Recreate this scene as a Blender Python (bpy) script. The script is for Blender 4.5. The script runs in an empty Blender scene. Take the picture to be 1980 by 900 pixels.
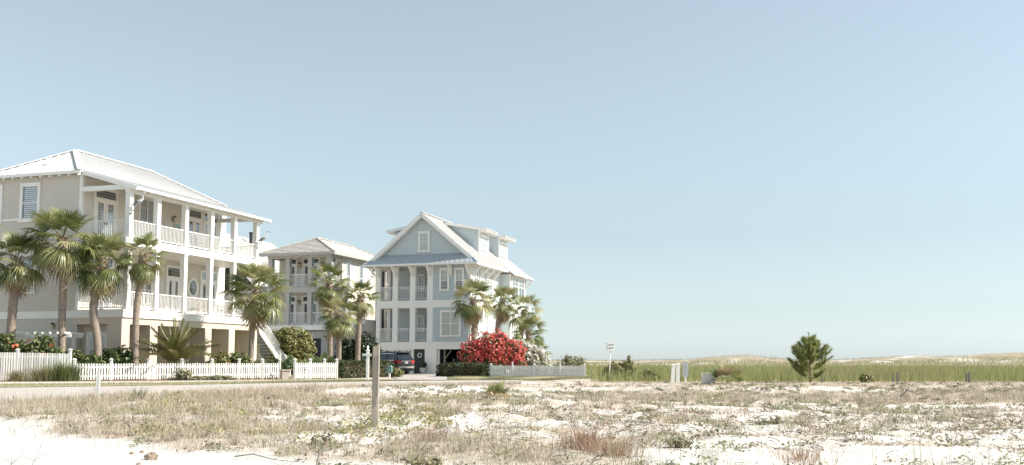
import bpy, math, random
import numpy as np
from mathutils import Vector, Matrix

SC = bpy.context.scene
COL = SC.collection
rad = math.radians

# ------------------------------------------------------------------ camera, sky, sun, exposure
EYE = 0.95                       # lens height above the house plots
PITCH = rad(5.0)
FPX = 1925.0                     # 35 mm lens on a 36 mm wide frame, in photo pixels
cd = bpy.data.cameras.new("camera"); cam = bpy.data.objects.new("camera", cd); COL.objects.link(cam)
cd.lens = 35.0; cd.sensor_width = 36.0; cd.shift_y = 0.0398; cd.clip_start = 0.1; cd.clip_end = 9000
cam.location = (0, 0, EYE); cam.rotation_euler = (rad(90) + PITCH, 0, 0)
SC.camera = cam

SUN_AZ = rad(-7.0)               # measured from +X (right of the picture) towards +Y
SUN_EL = rad(42.0)
W = bpy.data.worlds.new("World"); SC.world = W; W.use_nodes = True
wn = W.node_tree.nodes; wl = W.node_tree.links
bg = wn["Background"]; sky = wn.new("ShaderNodeTexSky"); sky.sky_type = 'NISHITA'; sky.sun_disc = False
sky.sun_elevation = SUN_EL
sky.sun_rotation = rad(90) - SUN_AZ      # nishita rotation runs clockwise from +Y
sky.altitude = 0; sky.air_density = 1.5; sky.dust_density = 0.3; sky.ozone_density = 3.0
hs = wn.new("ShaderNodeHueSaturation"); hs.inputs['Saturation'].default_value = 0.27
wb = wn.new("ShaderNodeMix"); wb.data_type = 'RGBA'; wb.blend_type = 'MULTIPLY'; wb.inputs[0].default_value = 1.0   # white balance
wb.inputs[7].default_value = (0.850, 1.004, 1.100, 1)
wl.new(sky.outputs[0], hs.inputs['Color']); wl.new(hs.outputs[0], wb.inputs[6]); wl.new(wb.outputs[2], bg.inputs[0])
bg.inputs[1].default_value = 0.084
sl = bpy.data.lights.new("sun", 'SUN'); sl.energy = 4.8; sl.angle = rad(0.55); sl.color = (1.0, 0.925, 0.81)
so = bpy.data.objects.new("sun", sl); COL.objects.link(so)
sdir = Vector((math.cos(SUN_EL) * math.cos(SUN_AZ), math.cos(SUN_EL) * math.sin(SUN_AZ), math.sin(SUN_EL)))
so.rotation_euler = sdir.to_track_quat('Z', 'Y').to_euler(); so.location = (30, 0, 40)
SC.view_settings.view_transform = 'Standard'; SC.view_settings.look = 'None'
SC.view_settings.exposure = 0.75; SC.view_settings.gamma = 1.0

# ------------------------------------------------------------------ helpers
rng = np.random.default_rng(7); rnd = random.Random(11)
CYP = 697 - FPX * math.tan(PITCH)

def ray(px, py):
    a = (px - 990) / FPX; b = (CYP - py) / FPX
    return Vector((a, math.cos(PITCH) - b * math.sin(PITCH), math.sin(PITCH) + b * math.cos(PITCH)))
def at(px, py, Y):               # the point of the place seen at a photo pixel, Y metres in front of the lens
    d = ray(px, py); k = Y / d.y
    return Vector((d.x * k, Y, EYE + d.z * k))

def thing(name, label, cat, loc=(0, 0, 0), rz=0.0, group=None):
    o = bpy.data.objects.new(name, None); COL.objects.link(o)
    o.empty_display_size = 0.2
    o.location = loc; o.rotation_euler = (0, 0, rz); o["label"] = label; o["category"] = cat
    if group: o["group"] = group
    return o
def tag(o, label, cat=None, group=None, kind=None):
    o["label"] = label
    if cat: o["category"] = cat
    if group: o["group"] = group
    if kind: o["kind"] = kind
    return o
def link(name, me, parent=None):
    o = bpy.data.objects.new(name, me); COL.objects.link(o)
    if parent: o.parent = parent
    return o
def copy_tree(o, parent=None):
    c = o.copy(); COL.objects.link(c); c.parent = parent
    for ch in o.children: copy_tree(ch, c)
    return c

class MB:
    def __init__(s): s.v = []; s.f = []
    def poly(s, pts):
        n = len(s.v); s.v += [tuple(p) for p in pts]; s.f.append(tuple(range(n, n + len(pts))))
    def hexa(s, p):              # 8 corners: bottom loop 0-3, top loop 4-7
        n = len(s.v); s.v += [tuple(q) for q in p]
        for q in ((3, 2, 1, 0), (4, 5, 6, 7), (0, 1, 5, 4), (1, 2, 6, 5), (2, 3, 7, 6), (3, 0, 4, 7)):
            s.f.append(tuple(n + i for i in q))
    def box(s, x0, x1, y0, y1, z0, z1):
        if x0 > x1: x0, x1 = x1, x0
        if y0 > y1: y0, y1 = y1, y0
        if z0 > z1: z0, z1 = z1, z0
        s.hexa([(x0, y0, z0), (x1, y0, z0), (x1, y1, z0), (x0, y1, z0), (x0, y0, z1), (x1, y0, z1), (x1, y1, z1), (x0, y1, z1)])
    def w(s, pl, c, a0, a1, z0, z1, o0, o1):     # box on a wall plane: F faces -y, S faces +x, W faces -x, K faces +y
        if pl == 'F': s.box(a0, a1, c - o1, c - o0, z0, z1)
        elif pl == 'S': s.box(c + o0, c + o1, a0, a1, z0, z1)
        elif pl == 'W': s.box(c - o1, c - o0, a0, a1, z0, z1)
        else: s.box(a0, a1, c + o0, c + o1, z0, z1)
    def bar(s, p, q, wd, h):
        p = Vector(p); q = Vector(q); d = (q - p).normalized()
        up = Vector((0, 0, 1)) if abs(d.z) < 0.98 else Vector((0, 1, 0))
        a = d.cross(up).normalized() * wd / 2; b = a.cross(d).normalized() * h / 2
        s.hexa([p - a - b, q - a - b, q + a - b, p + a - b, p - a + b, q - a + b, q + a + b, p + a + b])
    def prism(s, poly, off):     # closed prism: polygon swept by a vector
        off = Vector(off); n = len(s.v); k = len(poly)
        s.v += [tuple(p) for p in poly] + [tuple(Vector(p) + off) for p in poly]
        s.f.append(tuple(range(n + k - 1, n - 1, -1))); s.f.append(tuple(range(n + k, n + 2 * k)))
        for i in range(k):
            j = (i + 1) % k; s.f.append((n + i, n + j, n + k + j, n + k + i))
    def tube(s, pts, rs, seg=8, cap=True):
        rings = []; prev = None
        for i, p in enumerate(pts):
            p = Vector(p)
            d = (Vector(pts[min(i + 1, len(pts) - 1)]) - Vector(pts[max(i - 1, 0)])).normalized()
            if prev is None:
                ref = Vector((0, 0, 1)) if abs(d.z) < 0.9 else Vector((1, 0, 0)); a = d.cross(ref).normalized()
            else: a = (prev - d * prev.dot(d)).normalized()
            prev = a; b = d.cross(a); n = len(s.v); r = rs[i] if hasattr(rs, '__len__') else rs
            for k in range(seg):
                t = 2 * math.pi * k / seg; s.v.append(tuple(p + (a * math.cos(t) + b * math.sin(t)) * r))
            rings.append(n)
        for i in range(len(rings) - 1):
            for k in range(seg):
                k2 = (k + 1) % seg; s.f.append((rings[i] + k, rings[i] + k2, rings[i + 1] + k2, rings[i + 1] + k))
        if cap:
            s.f.append(tuple(rings[0] + k for k in range(seg - 1, -1, -1))); s.f.append(tuple(rings[-1] + k for k in range(seg)))
    def mesh(s, name, mat, smooth=False):
        me = bpy.data.meshes.new(name); me.from_pydata(s.v, [], s.f); me.update()
        if mat: me.materials.append(mat)
        if smooth: me.polygons.foreach_set("use_smooth", [True] * len(me.polygons))
        return me
    def obj(s, name, mat, parent=None, smooth=False): return link(name, s.mesh(name, mat, smooth), parent)

def np_mesh(name, verts, tris, mat, smooth=False):
    verts = np.asarray(verts, np.float32).reshape(-1, 3); tris = np.asarray(tris, np.int32); k = tris.shape[1]
    me = bpy.data.meshes.new(name); me.vertices.add(len(verts)); me.vertices.foreach_set("co", verts.ravel())
    me.loops.add(tris.size); me.loops.foreach_set("vertex_index", tris.ravel())
    me.polygons.add(len(tris)); me.polygons.foreach_set("loop_start", np.arange(0, tris.size, k, dtype=np.int32))
    if smooth: me.polygons.foreach_set("use_smooth", np.ones(len(tris), bool))
    me.materials.append(mat); me.update(calc_edges=True); return me

_unit = {}
def unit_box(mat):
    if mat.name not in _unit:
        m = MB(); m.box(0, 1, -.5, .5, -.5, .5); _unit[mat.name] = m.mesh("piece", mat)
    return _unit[mat.name]
def bar_obj(name, p, q, wd, h, mat, parent):      # one straight piece, mesh data shared between all pieces of a material
    p = Vector(p); q = Vector(q); d = q - p; L = d.length; d.normalize()
    up = Vector((0, 0, 1)) if abs(d.z) < 0.98 else Vector((0, 1, 0))
    y = up.cross(d).normalized(); z = d.cross(y)
    o = link(name, unit_box(mat), parent)
    m = Matrix(((d.x * L, y.x * wd, z.x * h, p.x), (d.y * L, y.y * wd, z.y * h, p.y), (d.z * L, y.z * wd, z.z * h, p.z), (0, 0, 0, 1)))
    o.matrix_basis = m
    return o

# ------------------------------------------------------------------ materials
def mat(name, col, rough=.6, var=.12, scale=3.0, bump=0.0, bscale=40.0, metal=0.0, spec=.4, stain=None, streak=0.0):
    m = bpy.data.materials.new(name); m.use_nodes = True; nt = m.node_tree; N = nt.nodes; Lk = nt.links
    b = N["Principled BSDF"]; b.inputs['Roughness'].default_value = rough; b.inputs['Metallic'].default_value = metal
    b.inputs['Specular IOR Level'].default_value = spec
    tc = N.new("ShaderNodeTexCoord"); no = N.new("ShaderNodeTexNoise"); no.inputs['Scale'].default_value = scale
    no.inputs['Detail'].default_value = 6; no.inputs['Roughness'].default_value = .65
    src = tc.outputs['Object']
    if streak:                    # vertical weather streaks: stretch the noise in z
        mp = N.new("ShaderNodeMapping"); mp.inputs['Scale'].default_value = (1, 1, streak); Lk.new(src, mp.inputs[0]); src = mp.outputs[0]
    Lk.new(src, no.inputs['Vector'])
    cr = N.new("ShaderNodeValToRGB"); cr.color_ramp.elements[0].position = .3; cr.color_ramp.elements[1].position = .72
    c = Vector(col[:3])
    lo = stain if stain else tuple(max(0, x * (1 - var)) for x in c)
    hi = tuple(min(1, x * (1 + var * .6)) for x in c)
    cr.color_ramp.elements[0].color = (*lo, 1); cr.color_ramp.elements[1].color = (*hi, 1)
    Lk.new(no.outputs['Fac'], cr.inputs[0]); Lk.new(cr.outputs[0], b.inputs['Base Color'])
    if bump:
        n2 = N.new("ShaderNodeTexNoise"); n2.inputs['Scale'].default_value = bscale; n2.inputs['Detail'].default_value = 4
        Lk.new(tc.outputs['Object'], n2.inputs['Vector'])
        bm = N.new("ShaderNodeBump"); bm.inputs['Strength'].default_value = bump; bm.inputs['Distance'].default_value = .02
        Lk.new(n2.outputs['Fac'], bm.inputs['Height']); Lk.new(bm.outputs[0], b.inputs['Normal'])
    return m

def leaf_mat(name, cols, rough=.5, trans=.25, per='island', spec=.4):
    m = bpy.data.materials.new(name); m.use_nodes = True; nt = m.node_tree; N = nt.nodes; Lk = nt.links
    b = N["Principled BSDF"]; b.inputs['Roughness'].default_value = rough; b.inputs['Specular IOR Level'].default_value = spec
    cr = N.new("ShaderNodeValToRGB"); els = cr.color_ramp.elements
    while len(els) < len(cols): els.new(.5)
    for i, c in enumerate(cols):
        els[i].position = i / max(1, len(cols) - 1); els[i].color = (*c, 1)
    ge = N.new("ShaderNodeNewGeometry"); r = ge.outputs['Random Per Island']
    if per == 'both':
        oi = N.new("ShaderNodeObjectInfo"); mx = N.new("ShaderNodeMath"); mx.operation = 'MULTIPLY_ADD'; mx.inputs[1].default_value = .35
        m2 = N.new("ShaderNodeMath"); m2.operation = 'MULTIPLY'; m2.inputs[1].default_value = .65
        Lk.new(oi.outputs['Random'], m2.inputs[0]); Lk.new(r, mx.inputs[0]); Lk.new(m2.outputs[0], mx.inputs[2]); r = mx.outputs[0]
    Lk.new(r, cr.inputs[0]); Lk.new(cr.outputs[0], b.inputs['Base Color'])
    if trans:
        t = N.new("ShaderNodeBsdfTranslucent"); mx = N.new("ShaderNodeMixShader"); mx.inputs[0].default_value = trans
        Lk.new(cr.outputs[0], t.inputs['Color']); Lk.new(b.outputs[0], mx.inputs[1]); Lk.new(t.outputs[0], mx.inputs[2])
        Lk.new(mx.outputs[0], N["Material Output"].inputs[0])
    return m

def glass_mat(name, tint=(1, 1, 1), ior=1.6):
    m = bpy.data.materials.new(name); m.use_nodes = True; N = m.node_tree.nodes; Lk = m.node_tree.links
    N.remove(N["Principled BSDF"])
    tr = N.new("ShaderNodeBsdfTransparent"); gl = N.new("ShaderNodeBsdfGlossy"); gl.inputs['Roughness'].default_value = .03
    tr.inputs[0].default_value = (*tint, 1); lw = N.new("ShaderNodeLayerWeight"); lw.inputs[0].default_value = .5; pw = N.new("ShaderNodeMath"); pw.operation = 'POWER'; pw.inputs[1].default_value = 2.6; fr = N.new("ShaderNodeMath"); fr.operation = 'MULTIPLY_ADD'; fr.inputs[1].default_value = .85; fr.inputs[2].default_value = .07; Lk.new(lw.outputs['Facing'], pw.inputs[0]); Lk.new(pw.outputs[0], fr.inputs[0])
    nz = N.new("ShaderNodeTexNoise"); nz.inputs['Scale'].default_value = 1.3; bp = N.new("ShaderNodeBump"); bp.inputs['Strength'].default_value = .05
    Lk.new(nz.outputs['Fac'], bp.inputs['Height']); Lk.new(bp.outputs[0], gl.inputs['Normal'])
    mx = N.new("ShaderNodeMixShader"); Lk.new(fr.outputs[0], mx.inputs[0]); Lk.new(tr.outputs[0], mx.inputs[1]); Lk.new(gl.outputs[0], mx.inputs[2])
    Lk.new(mx.outputs[0], N["Material Output"].inputs[0]); return m

M_white = mat("white_paint", (.80, .79, .77), .45, .05, 1.2, .05, 60)
M_fence = mat("fence_paint", (.82, .81, .78), .5, .06, 2.0, .05, 60)
M_roofw = mat("white_metal_roof", (.72, .72, .71), .42, .07, .6)
M_seamw = mat("shade_toned_roof_rib", (.60, .60, .60), .5, .15, 2.0)  # greyer than the roof sheets: the ribs' shading is put into their colour
M_stucco = mat("grey_stucco", (.57, .545, .50), .85, .10, .35, .35, 55)
M_beige = mat("beige_stucco", (.60, .52, .44), .85, .12, .4, .35, 55)
M_cream = mat("cream_siding", (.66, .63, .57), .6, .05, 1.0)
M_deck = mat("deck_boards", (.42, .38, .33), .7, .15, 2.0)
M_soffit = mat("soffit_paint", (.72, .71, .69), .55, .04, 1.0)
M_blue = mat("blue_siding", (.53, .59, .615), .6, .06, .8)
M_shingle = mat("blue_shingle", (.50, .56, .585), .7, .10, 2.2)
M_pale = mat("pale_blue_siding", (.64, .70, .71), .6, .05, .8)
M_roofg = mat("pale_metal_roof", (.60, .59, .575), .35, .06, .7, metal=.2)
M_roofb = mat("galvanised_skirt_roof", (.50, .54, .58), .32, .10, .8, metal=.35)
M_tile = mat("weathered_roof_tile", (.50, .47, .43), .85, .28, 2.4, .3, 30)
M_tan = mat("tan_siding", (.52, .49, .44), .65, .05, .8)
M_greyw = mat("grey_painted_stucco", (.40, .405, .41), .8, .06, 1.0, .2, 50)
M_post = mat("grey_porch_column", (.44, .435, .42), .6, .05, 1.0)
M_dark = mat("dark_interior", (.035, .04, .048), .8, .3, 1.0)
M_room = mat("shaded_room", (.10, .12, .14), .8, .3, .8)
M_blind = mat("shutter_slats", (.62, .66, .70), .6, .05, 3.0)
M_shade = mat("pale_roller_shade", (.52, .58, .55), .8, .05, 3.0)
M_black = mat("black_iron", (.02, .02, .022), .45, .2, 8.0)
M_ddoor = mat("weathered_dark_door", (.055, .06, .065), .75, .5, 9.0, .3, 60)
M_glass = glass_mat("window_glass")
M_amber = mat("lantern_glass", (.55, .45, .30), .2, .1, 5.0)
M_wood = mat("weathered_wood", (.42, .37, .31), .85, .35, 10.0, .5, 60, streak=.06)
M_greypost = mat("grey_wood", (.22, .20, .18), .85, .3, 8.0, .4, 60)
M_teal = mat("teal_enamel", (.11, .205, .205), .4, .1, 4.0)
M_mint = mat("mint_plate", (.50, .64, .60), .5, .1, 9.0)
M_tyre = mat("tyre_rubber", (.018, .018, .018), .8, .2, 9.0)
M_bark = mat("palm_bark", (.30, .245, .20), .9, .35, 5.0, .8, 30)
M_boot = mat("palm_boots", (.30, .21, .14), .9, .4, 7.0, .6, 40)
M_pinebark = mat("pine_bark", (.17, .115, .08), .9, .35, 14.0, .6, 60)
M_stem = mat("shrub_stems", (.15, .11, .075), .9, .3, 9.0)

GREEN_PALM = [(.055, .08, .026), (.115, .145, .045), (.225, .25, .092), (.38, .365, .19), (.57, .515, .345)]
M_frond = leaf_mat("palm_frond_green", GREEN_PALM, .40, .28, 'both', .6)
M_fronddry = leaf_mat("palm_frond_dry", [(.22, .15, .085), (.36, .27, .16), (.46, .37, .24)], .7, .2, 'both')
M_date = leaf_mat("date_palm_leaf", [(.08, .085, .03), (.16, .16, .055), (.27, .245, .10)], .4, .15, 'both', .6)
# ------------------------------------------------------------------ ground
def vnoise(x, y, seed=0):
    x = np.asarray(x, float); y = np.asarray(y, float)
    xi = np.floor(x).astype(np.int64); yi = np.floor(y).astype(np.int64); fx = x - xi; fy = y - yi
    fx = fx * fx * (3 - 2 * fx); fy = fy * fy * (3 - 2 * fy)
    def h(i, j):
        n = (i * 374761393 + j * 668265263 + seed * 974634777) & 0x7fffffff
        n = ((n ^ (n >> 13)) * 1274126177) & 0x7fffffff
        return ((n ^ (n >> 16)) & 0xffff) / 65535.0
    return (h(xi, yi) * (1 - fx) + h(xi + 1, yi) * fx) * (1 - fy) + (h(xi, yi + 1) * (1 - fx) + h(xi + 1, yi + 1) * fx) * fy
def fbm(x, y, seed=0, o=4):
    s = 0; a = .5
    for k in range(o):
        s = s + a * vnoise(x, y, seed + k * 17); x = np.asarray(x) * 2.03 + 5.1; y = np.asarray(y) * 2.03 - 3.7; a *= .5
    return s / (1 - .5 ** o)
def sstep(a, b, x):
    t = np.clip((np.asarray(x, float) - a) / (b - a), 0, 1); return t * t * (3 - 2 * t)

ROAD_NEAR = [(-15.5, 18.0), (-12.6, 22.9), (-10.6, 27.2), (-8.95, 29.6), (-7.9, 32.0), (-5.4, 36.1), (-2.6, 39.0), (.4, 41.0)]
ROAD_FAR = [(-27.0, 25.5), (-17.5, 34.2), (-13.3, 37.2), (-10.2, 40.8), (-6.9, 43.8), (-3.6, 47.2), (-1.5, 48.9), (.6, 49.5)]
def near_line(x): return np.interp(x, [p[0] for p in ROAD_NEAR], [p[1] for p in ROAD_NEAR])
def ground_z(x, y):
    x = np.asarray(x, float); y = np.asarray(y, float)
    base = np.interp(y, [-30, 0, 8, 13, 20, 27, 34, 45, 58, 82, 130, 4000], [-.75, -.62, -.46, -.30, -.15, -.04, 0, 0, -.10, -.16, -.12, -.1])
    low = np.interp(y, [13, 18, 24, 30, 36, 42], [0, -.07, -.16, -.17, -.08, 0]); base = base + low * sstep(-7, 1.5, x - (y - 30) * .25)   # shallow trough seaward of the road end
    bump = (fbm(x * .22, y * .22, 3) - .5) * .34 + (fbm(x * .9, y * .9, 5) - .5) * .13 + (fbm(x * 2.6, y * 2.6, 9, 3) - .5) * .11
    right = sstep(.5, 4.0, x)                                        # right of the dead end the dune runs on
    m = np.maximum(1 - sstep(-5.5, -.8, y - near_line(x)), right * (1 - sstep(34, 44, y) * .95))
    m = m * sstep(3, 9, y) + .3 * (1 - sstep(3, 9, y))
    bare = sstep(-.5, .8, 18.5 - (x + 9.3) * .80 - y)               # wind-swept sand is smoother
    z = base + bump * m * (1 - .7 * bare) - .10 * bare * sstep(8, 11, y)
    # dunes at the back, higher to the right
    ang = x / np.maximum(y, 1)
    ridge = sstep(120, 165, y) * (1 - sstep(300, 420, y))
    prof = np.interp(ang, [-.6, .03, .14, .176, .20, .235, .285, .33, .37, .40, .44, .49, .60, .8],
                     [.95, .90, .85, .95, 1.45, 1.6, .9, .95, 1.3, 1.45, 1.65, 2.0, 2.4, 2.6])
    z = z + ridge * (prof * (.62 + .76 * fbm(x * .06, y * .03, 21)) + .6 * (fbm(x * .22, y * .2, 23) - .5))
    return z
def gz(x, y): return float(ground_z(np.array([x]), np.array([y]))[0])
def gp(px, Y, dz=0.0):
    x = (px - 990) / FPX * (Y * math.cos(PITCH) - EYE * math.sin(PITCH)); return Vector((x, Y, gz(x, Y) + dz))

def sand_material():
    m = bpy.data.materials.new("white_sand"); m.use_nodes = True; N = m.node_tree.nodes; Lk = m.node_tree.links
    b = N["Principled BSDF"]; b.inputs['Roughness'].default_value = .9; b.inputs['Specular IOR Level'].default_value = .15
    tc = N.new("ShaderNodeTexCoord")
    def noise(s, d=6, r=.6):
        n = N.new("ShaderNodeTexNoise"); n.inputs['Scale'].default_value = s; n.inputs['Detail'].default_value = d; n.inputs['Roughness'].default_value = r
        Lk.new(tc.outputs['Object'], n.inputs['Vector']); return n
    def ramp(src, p0, c0, p1, c1):
        r = N.new("ShaderNodeValToRGB"); e = r.color_ramp.elements; e[0].position = p0; e[0].color = (*c0, 1); e[1].position = p1; e[1].color = (*c1, 1)
        Lk.new(src, r.inputs[0]); return r
    def mix(f, a, c):
        x = N.new("ShaderNodeMix"); x.data_type = 'RGBA'; Lk.new(f, x.inputs[0]); Lk.new(a, x.inputs[6]); Lk.new(c, x.inputs[7]); return x.outputs[2]
    sand = ramp(noise(2.2).outputs['Fac'], .3, (.63, .60, .555), .7, (.74, .715, .675))
    litter = ramp(noise(26, 8, .75).outputs['Fac'], .35, (.44, .375, .30), .7, (.66, .60, .52))
    far = ramp(noise(1.1, 8, .7).outputs['Fac'], .3, (.24, .20, .14), .7, (.42, .37, .28))
    at_ = N.new("ShaderNodeAttribute"); at_.attribute_name = "litter"
    sp = noise(7.0, 9, .8); ad = N.new("ShaderNodeMath"); ad.operation = 'ADD'; Lk.new(at_.outputs['Fac'], ad.inputs[0]); Lk.new(sp.outputs['Fac'], ad.inputs[1])
    f1 = ramp(ad.outputs[0], .72, (0, 0, 0), 1.0, (1, 1, 1))
    c1 = mix(f1.outputs[0], sand.outputs[0], litter.outputs[0])
    sx = N.new("ShaderNodeSeparateXYZ"); Lk.new(tc.outputs['Object'], sx.inputs[0])
    dn = N.new("ShaderNodeMapRange"); dn.inputs[1].default_value = 90; dn.inputs[2].default_value = 135; Lk.new(sx.outputs['Y'], dn.inputs[0])   # scrub stands closer together on the back dunes
    fm = N.new("ShaderNodeMath"); fm.operation = 'MULTIPLY'; Lk.new(dn.outputs[0], fm.inputs[0]); Lk.new(f1.outputs[0], fm.inputs[1])
    c1 = mix(fm.outputs[0], c1, far.outputs[0]); Lk.new(c1, b.inputs['Base Color'])
    bp = N.new("ShaderNodeBump"); bp.inputs['Strength'].default_value = .8; bp.inputs['Distance'].default_value = .07
    Lk.new(noise(9, 8, .7).outputs['Fac'], bp.inputs['Height']); Lk.new(bp.outputs[0], b.inputs['Normal'])
    return m
M_sand = sand_material()

def veg_density(x, y):            # how thickly dry plants stand on the dune, 0..1
    a = x / np.maximum(y, .1)
    bare = sstep(-.35, .55, 18.5 - (x + 9.3) * .80 - y + (fbm(x * .8, y * .8, 31) - .5) * 1.6)
    left = 1 - sstep(-.30, -.10, a)
    n = fbm(x * .35, y * .5, 41); n2 = fbm(x * 1.3, y * 1.3, 43)
    d = .30 + .58 * left + 1.7 * (n - .5) + 1.4 * (n2 - .5)
    d = d + .75 * sstep(27, 31, y) * sstep(.02, .14, a) * (1 - .5 * sstep(33, 36, y) * (1 - sstep(38, 40, y)))
    d = d - .45 * sstep(.05, .2, a) * (1 - sstep(12.5, 15.5, y)) + .25 * sstep(-.22, -.1, a) * (1 - sstep(.1, .2, a)) * (1 - sstep(14, 20, y))
    d = np.clip(d, 0.02, 1) * (1 - .985 * bare)
    road = (y > near_line(x) - .3) & (x < .9) & (y < 60)
    return np.where(road, 0, d)

def build_ground():
    rings = [.6]
    while rings[-1] < 8: rings.append(rings[-1] * 1.12)
    while rings[-1] < 62: rings.append(rings[-1] * 1.0095)
    while rings[-1] < 420: rings.append(rings[-1] * 1.022)
    while rings[-1] < 6000: rings.append(rings[-1] * 1.12)
    th = np.concatenate([np.linspace(rad(48), rad(132), 330), np.linspace(rad(132), rad(408), 90)[1:-1]])
    R, T = np.meshgrid(np.array(rings), th, indexing='ij')
    X = R * np.cos(T); Y = R * np.sin(T); Z = ground_z(X, Y); nr, nt = X.shape
    lit = veg_density(X, Y) * sstep(4, 8, Y)
    dune = sstep(118, 150, Y) * np.clip(1.5 * fbm(X * .07, Y * .05, 61) + 1.3 * (fbm(X * .4, Y * .25, 63) - .5) + .0, 0, 1)
    field = (sstep(43, 47, Y) * (1 - sstep(118, 150, Y))) * sstep(-1, 3, X)
    yard = sstep(.5, 3, Y - near_line(X)) * (1 - sstep(-1, 3, X)) * .8
    bare = sstep(-.3, .5, 18.5 - (X + 9.3) * .80 - Y)
    lit = np.clip((lit * .60 + .05 * sstep(4, 8, Y)) * (1 - bare) * (1 - sstep(80, 120, Y)) + dune + field * .7 + yard, 0, 1)
    V = np.stack([X, Y, Z], -1).reshape(-1, 3)
    i, j = np.meshgrid(np.arange(nr - 1), np.arange(nt), indexing='ij'); j2 = (j + 1) % nt
    q = np.stack([i * nt + j, (i + 1) * nt + j, (i + 1) * nt + j2, i * nt + j2], -1).reshape(-1, 4)
    me = np_mesh("ground", V, q, M_sand, True)
    at_ = me.attributes.new("litter", 'FLOAT', 'POINT'); at_.data.foreach_set("value", lit.ravel().astype(np.float32))
    # close the small hole under the lens
    o = link("ground", me); tag(o, "white sand dune ground running back to the horizon", kind="structure"); return o
build_ground()

def ribbon(name, A, B, mt, dz, label, n=60, k=8, thick=0.0):   # strip between two polylines that follows the ground
    def res(P):
        P = np.array(P, float); s = np.concatenate([[0], np.cumsum(np.hypot(*np.diff(P, axis=0).T))]); t = np.linspace(0, s[-1], n)
        return np.stack([np.interp(t, s, P[:, 0]), np.interp(t, s, P[:, 1])], -1)
    a = res(A); b = res(B); f = np.linspace(0, 1, k)[None, :, None]
    P = a[:, None, :] * (1 - f) + b[:, None, :] * f; Z = ground_z(P[..., 0], P[..., 1]) + dz
    V = np.concatenate([P, Z[..., None]], -1).reshape(-1, 3)
    i, j = np.meshgrid(np.arange(n - 1), np.arange(k - 1), indexing='ij')
    q = np.stack([i * k + j, i * k + j + 1, (i + 1) * k + j + 1, (i + 1) * k + j], -1).reshape(-1, 4)
    if thick:                    # kerb faces along both long edges
        nv = len(V); e0 = np.arange(n) * k; e1 = e0 + k - 1
        V = np.concatenate([V, V[e0] - [0, 0, thick], V[e1] - [0, 0, thick]])
        t = np.arange(n - 1)
        q = np.concatenate([q, np.stack([e0[t], e0[t + 1], nv + t + 1, nv + t], -1), np.stack([e1[t + 1], e1[t], nv + n + t, nv + n + t + 1], -1)])
    o = link(name, np_mesh(name, V, q, mt)); tag(o, label, kind="structure"); return o
M_road = mat("worn_pale_asphalt", (.46, .42, .385), .9, .12, 1.4, .35, 90)
M_walk = mat("concrete_walk", (.55, .51, .46), .9, .10, 1.5, .2, 60)
M_drive = mat("paver_driveway", (.42, .385, .36), .9, .14, 1.2, .3, 40)
M_mulch = mat("pine_straw_mulch", (.26, .165, .11), .95, .4, 9.0, .8, 45)
M_turf = mat("thin_lawn", (.30, .29, .15), .95, .35, 3.0, .7, 50)
SW_N = [(-29.0, 34.5), (-20.1, 39.6), (-14.6, 41.6), (-10.9, 44.3), (-8.6, 46.9), (-7.4, 49.0)]
SW_F = [(-30.0, 36.0), (-21.2, 41.4), (-15.2, 43.2), (-11.7, 45.7), (-9.4, 48.3), (-8.3, 50.0)]
FEN = [(-32.0, 46.2), (-22.8, 46.0), (-20.1, 46.2), (-12.2, 52.8), (-10.6, 50.6), (-9.0, 54.6)]
ribbon("road", ROAD_NEAR, ROAD_FAR, M_road, .02, "pale worn asphalt road ending at the dune")
ribbon("grass_verge", [(x + .02, y + .02) for x, y in ROAD_FAR[:-2]] + [(-4.4, 48.0)], SW_N, M_turf, .030, "thin grass verge between road and sidewalk")
ribbon("sidewalk", SW_N, SW_F, M_walk, .06, "narrow concrete sidewalk before the picket fence", thick=.08)
ribbon("mulch_bed", SW_F, [(x, y + .6) for x, y in FEN], M_mulch, .034, "red brown pine straw bed along the fence foot")
ribbon("yard_lawn", [(x, y + .62) for x, y in FEN], [(-36, 60), (-30, 66), (-21, 78), (-15, 80), (-14, 78), (-13.2, 76)], M_turf, .022, "shaded garden lawn behind the picket fence", 60, 14)
ribbon("driveway", [(-7.0, 45.6), (-6.2, 55), (-8.7, 68), (-10.9, 80.5)], [(-2.9, 48.3), (-3.6, 56), (-4.6, 70), (-4.2, 80.5)], M_drive, .04, "grey driveway leading to the blue house", 60, 12)
ribbon("hedge_verge", [(-2.85, 48.4), (-3.45, 56), (-4.0, 62)], [(2.0, 48.6), (1.6, 56), (0.5, 62)], M_turf, .036, "strip of grass before the clipped hedge", 30, 8)
# ------------------------------------------------------------------ building helpers
HA = rad(17.6)                   # the plots are turned 17.6 degrees off the view axis
def house(name, label, px, Y, z):
    p = at(px, 697, Y); return thing(name, label, "house", (p.x, p.y, z), -HA)
def siding(mb, pl, c, z0, z1, a0, a1, h=.17, t=.03):      # overlapping boards; a0/a1 may depend on height
    A0 = a0 if callable(a0) else (lambda z: a0); A1 = a1 if callable(a1) else (lambda z: a1)
    n = max(1, int(round((z1 - z0) / h))); h = (z1 - z0) / n
    for i in range(n):
        za = z0 + i * h; zb = za + h - .004; b0, b1, t0, t1 = A0(za), A1(za), A0(zb), A1(zb)
        if b1 - b0 < .05 or t1 - t0 < .02: continue
        def P(a, z, o):
            return {'F': (a, c - o, z), 'S': (c + o, a, z), 'W': (c - o, a, z), 'K': (a, c + o, z)}[pl]
        mb.hexa([P(b0, za, 0), P(b1, za, 0), P(b1, za, t), P(b0, za, t), P(t0, zb, 0), P(t1, zb, 0), P(t1, zb, .004), P(t0, zb, .004)])
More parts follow.
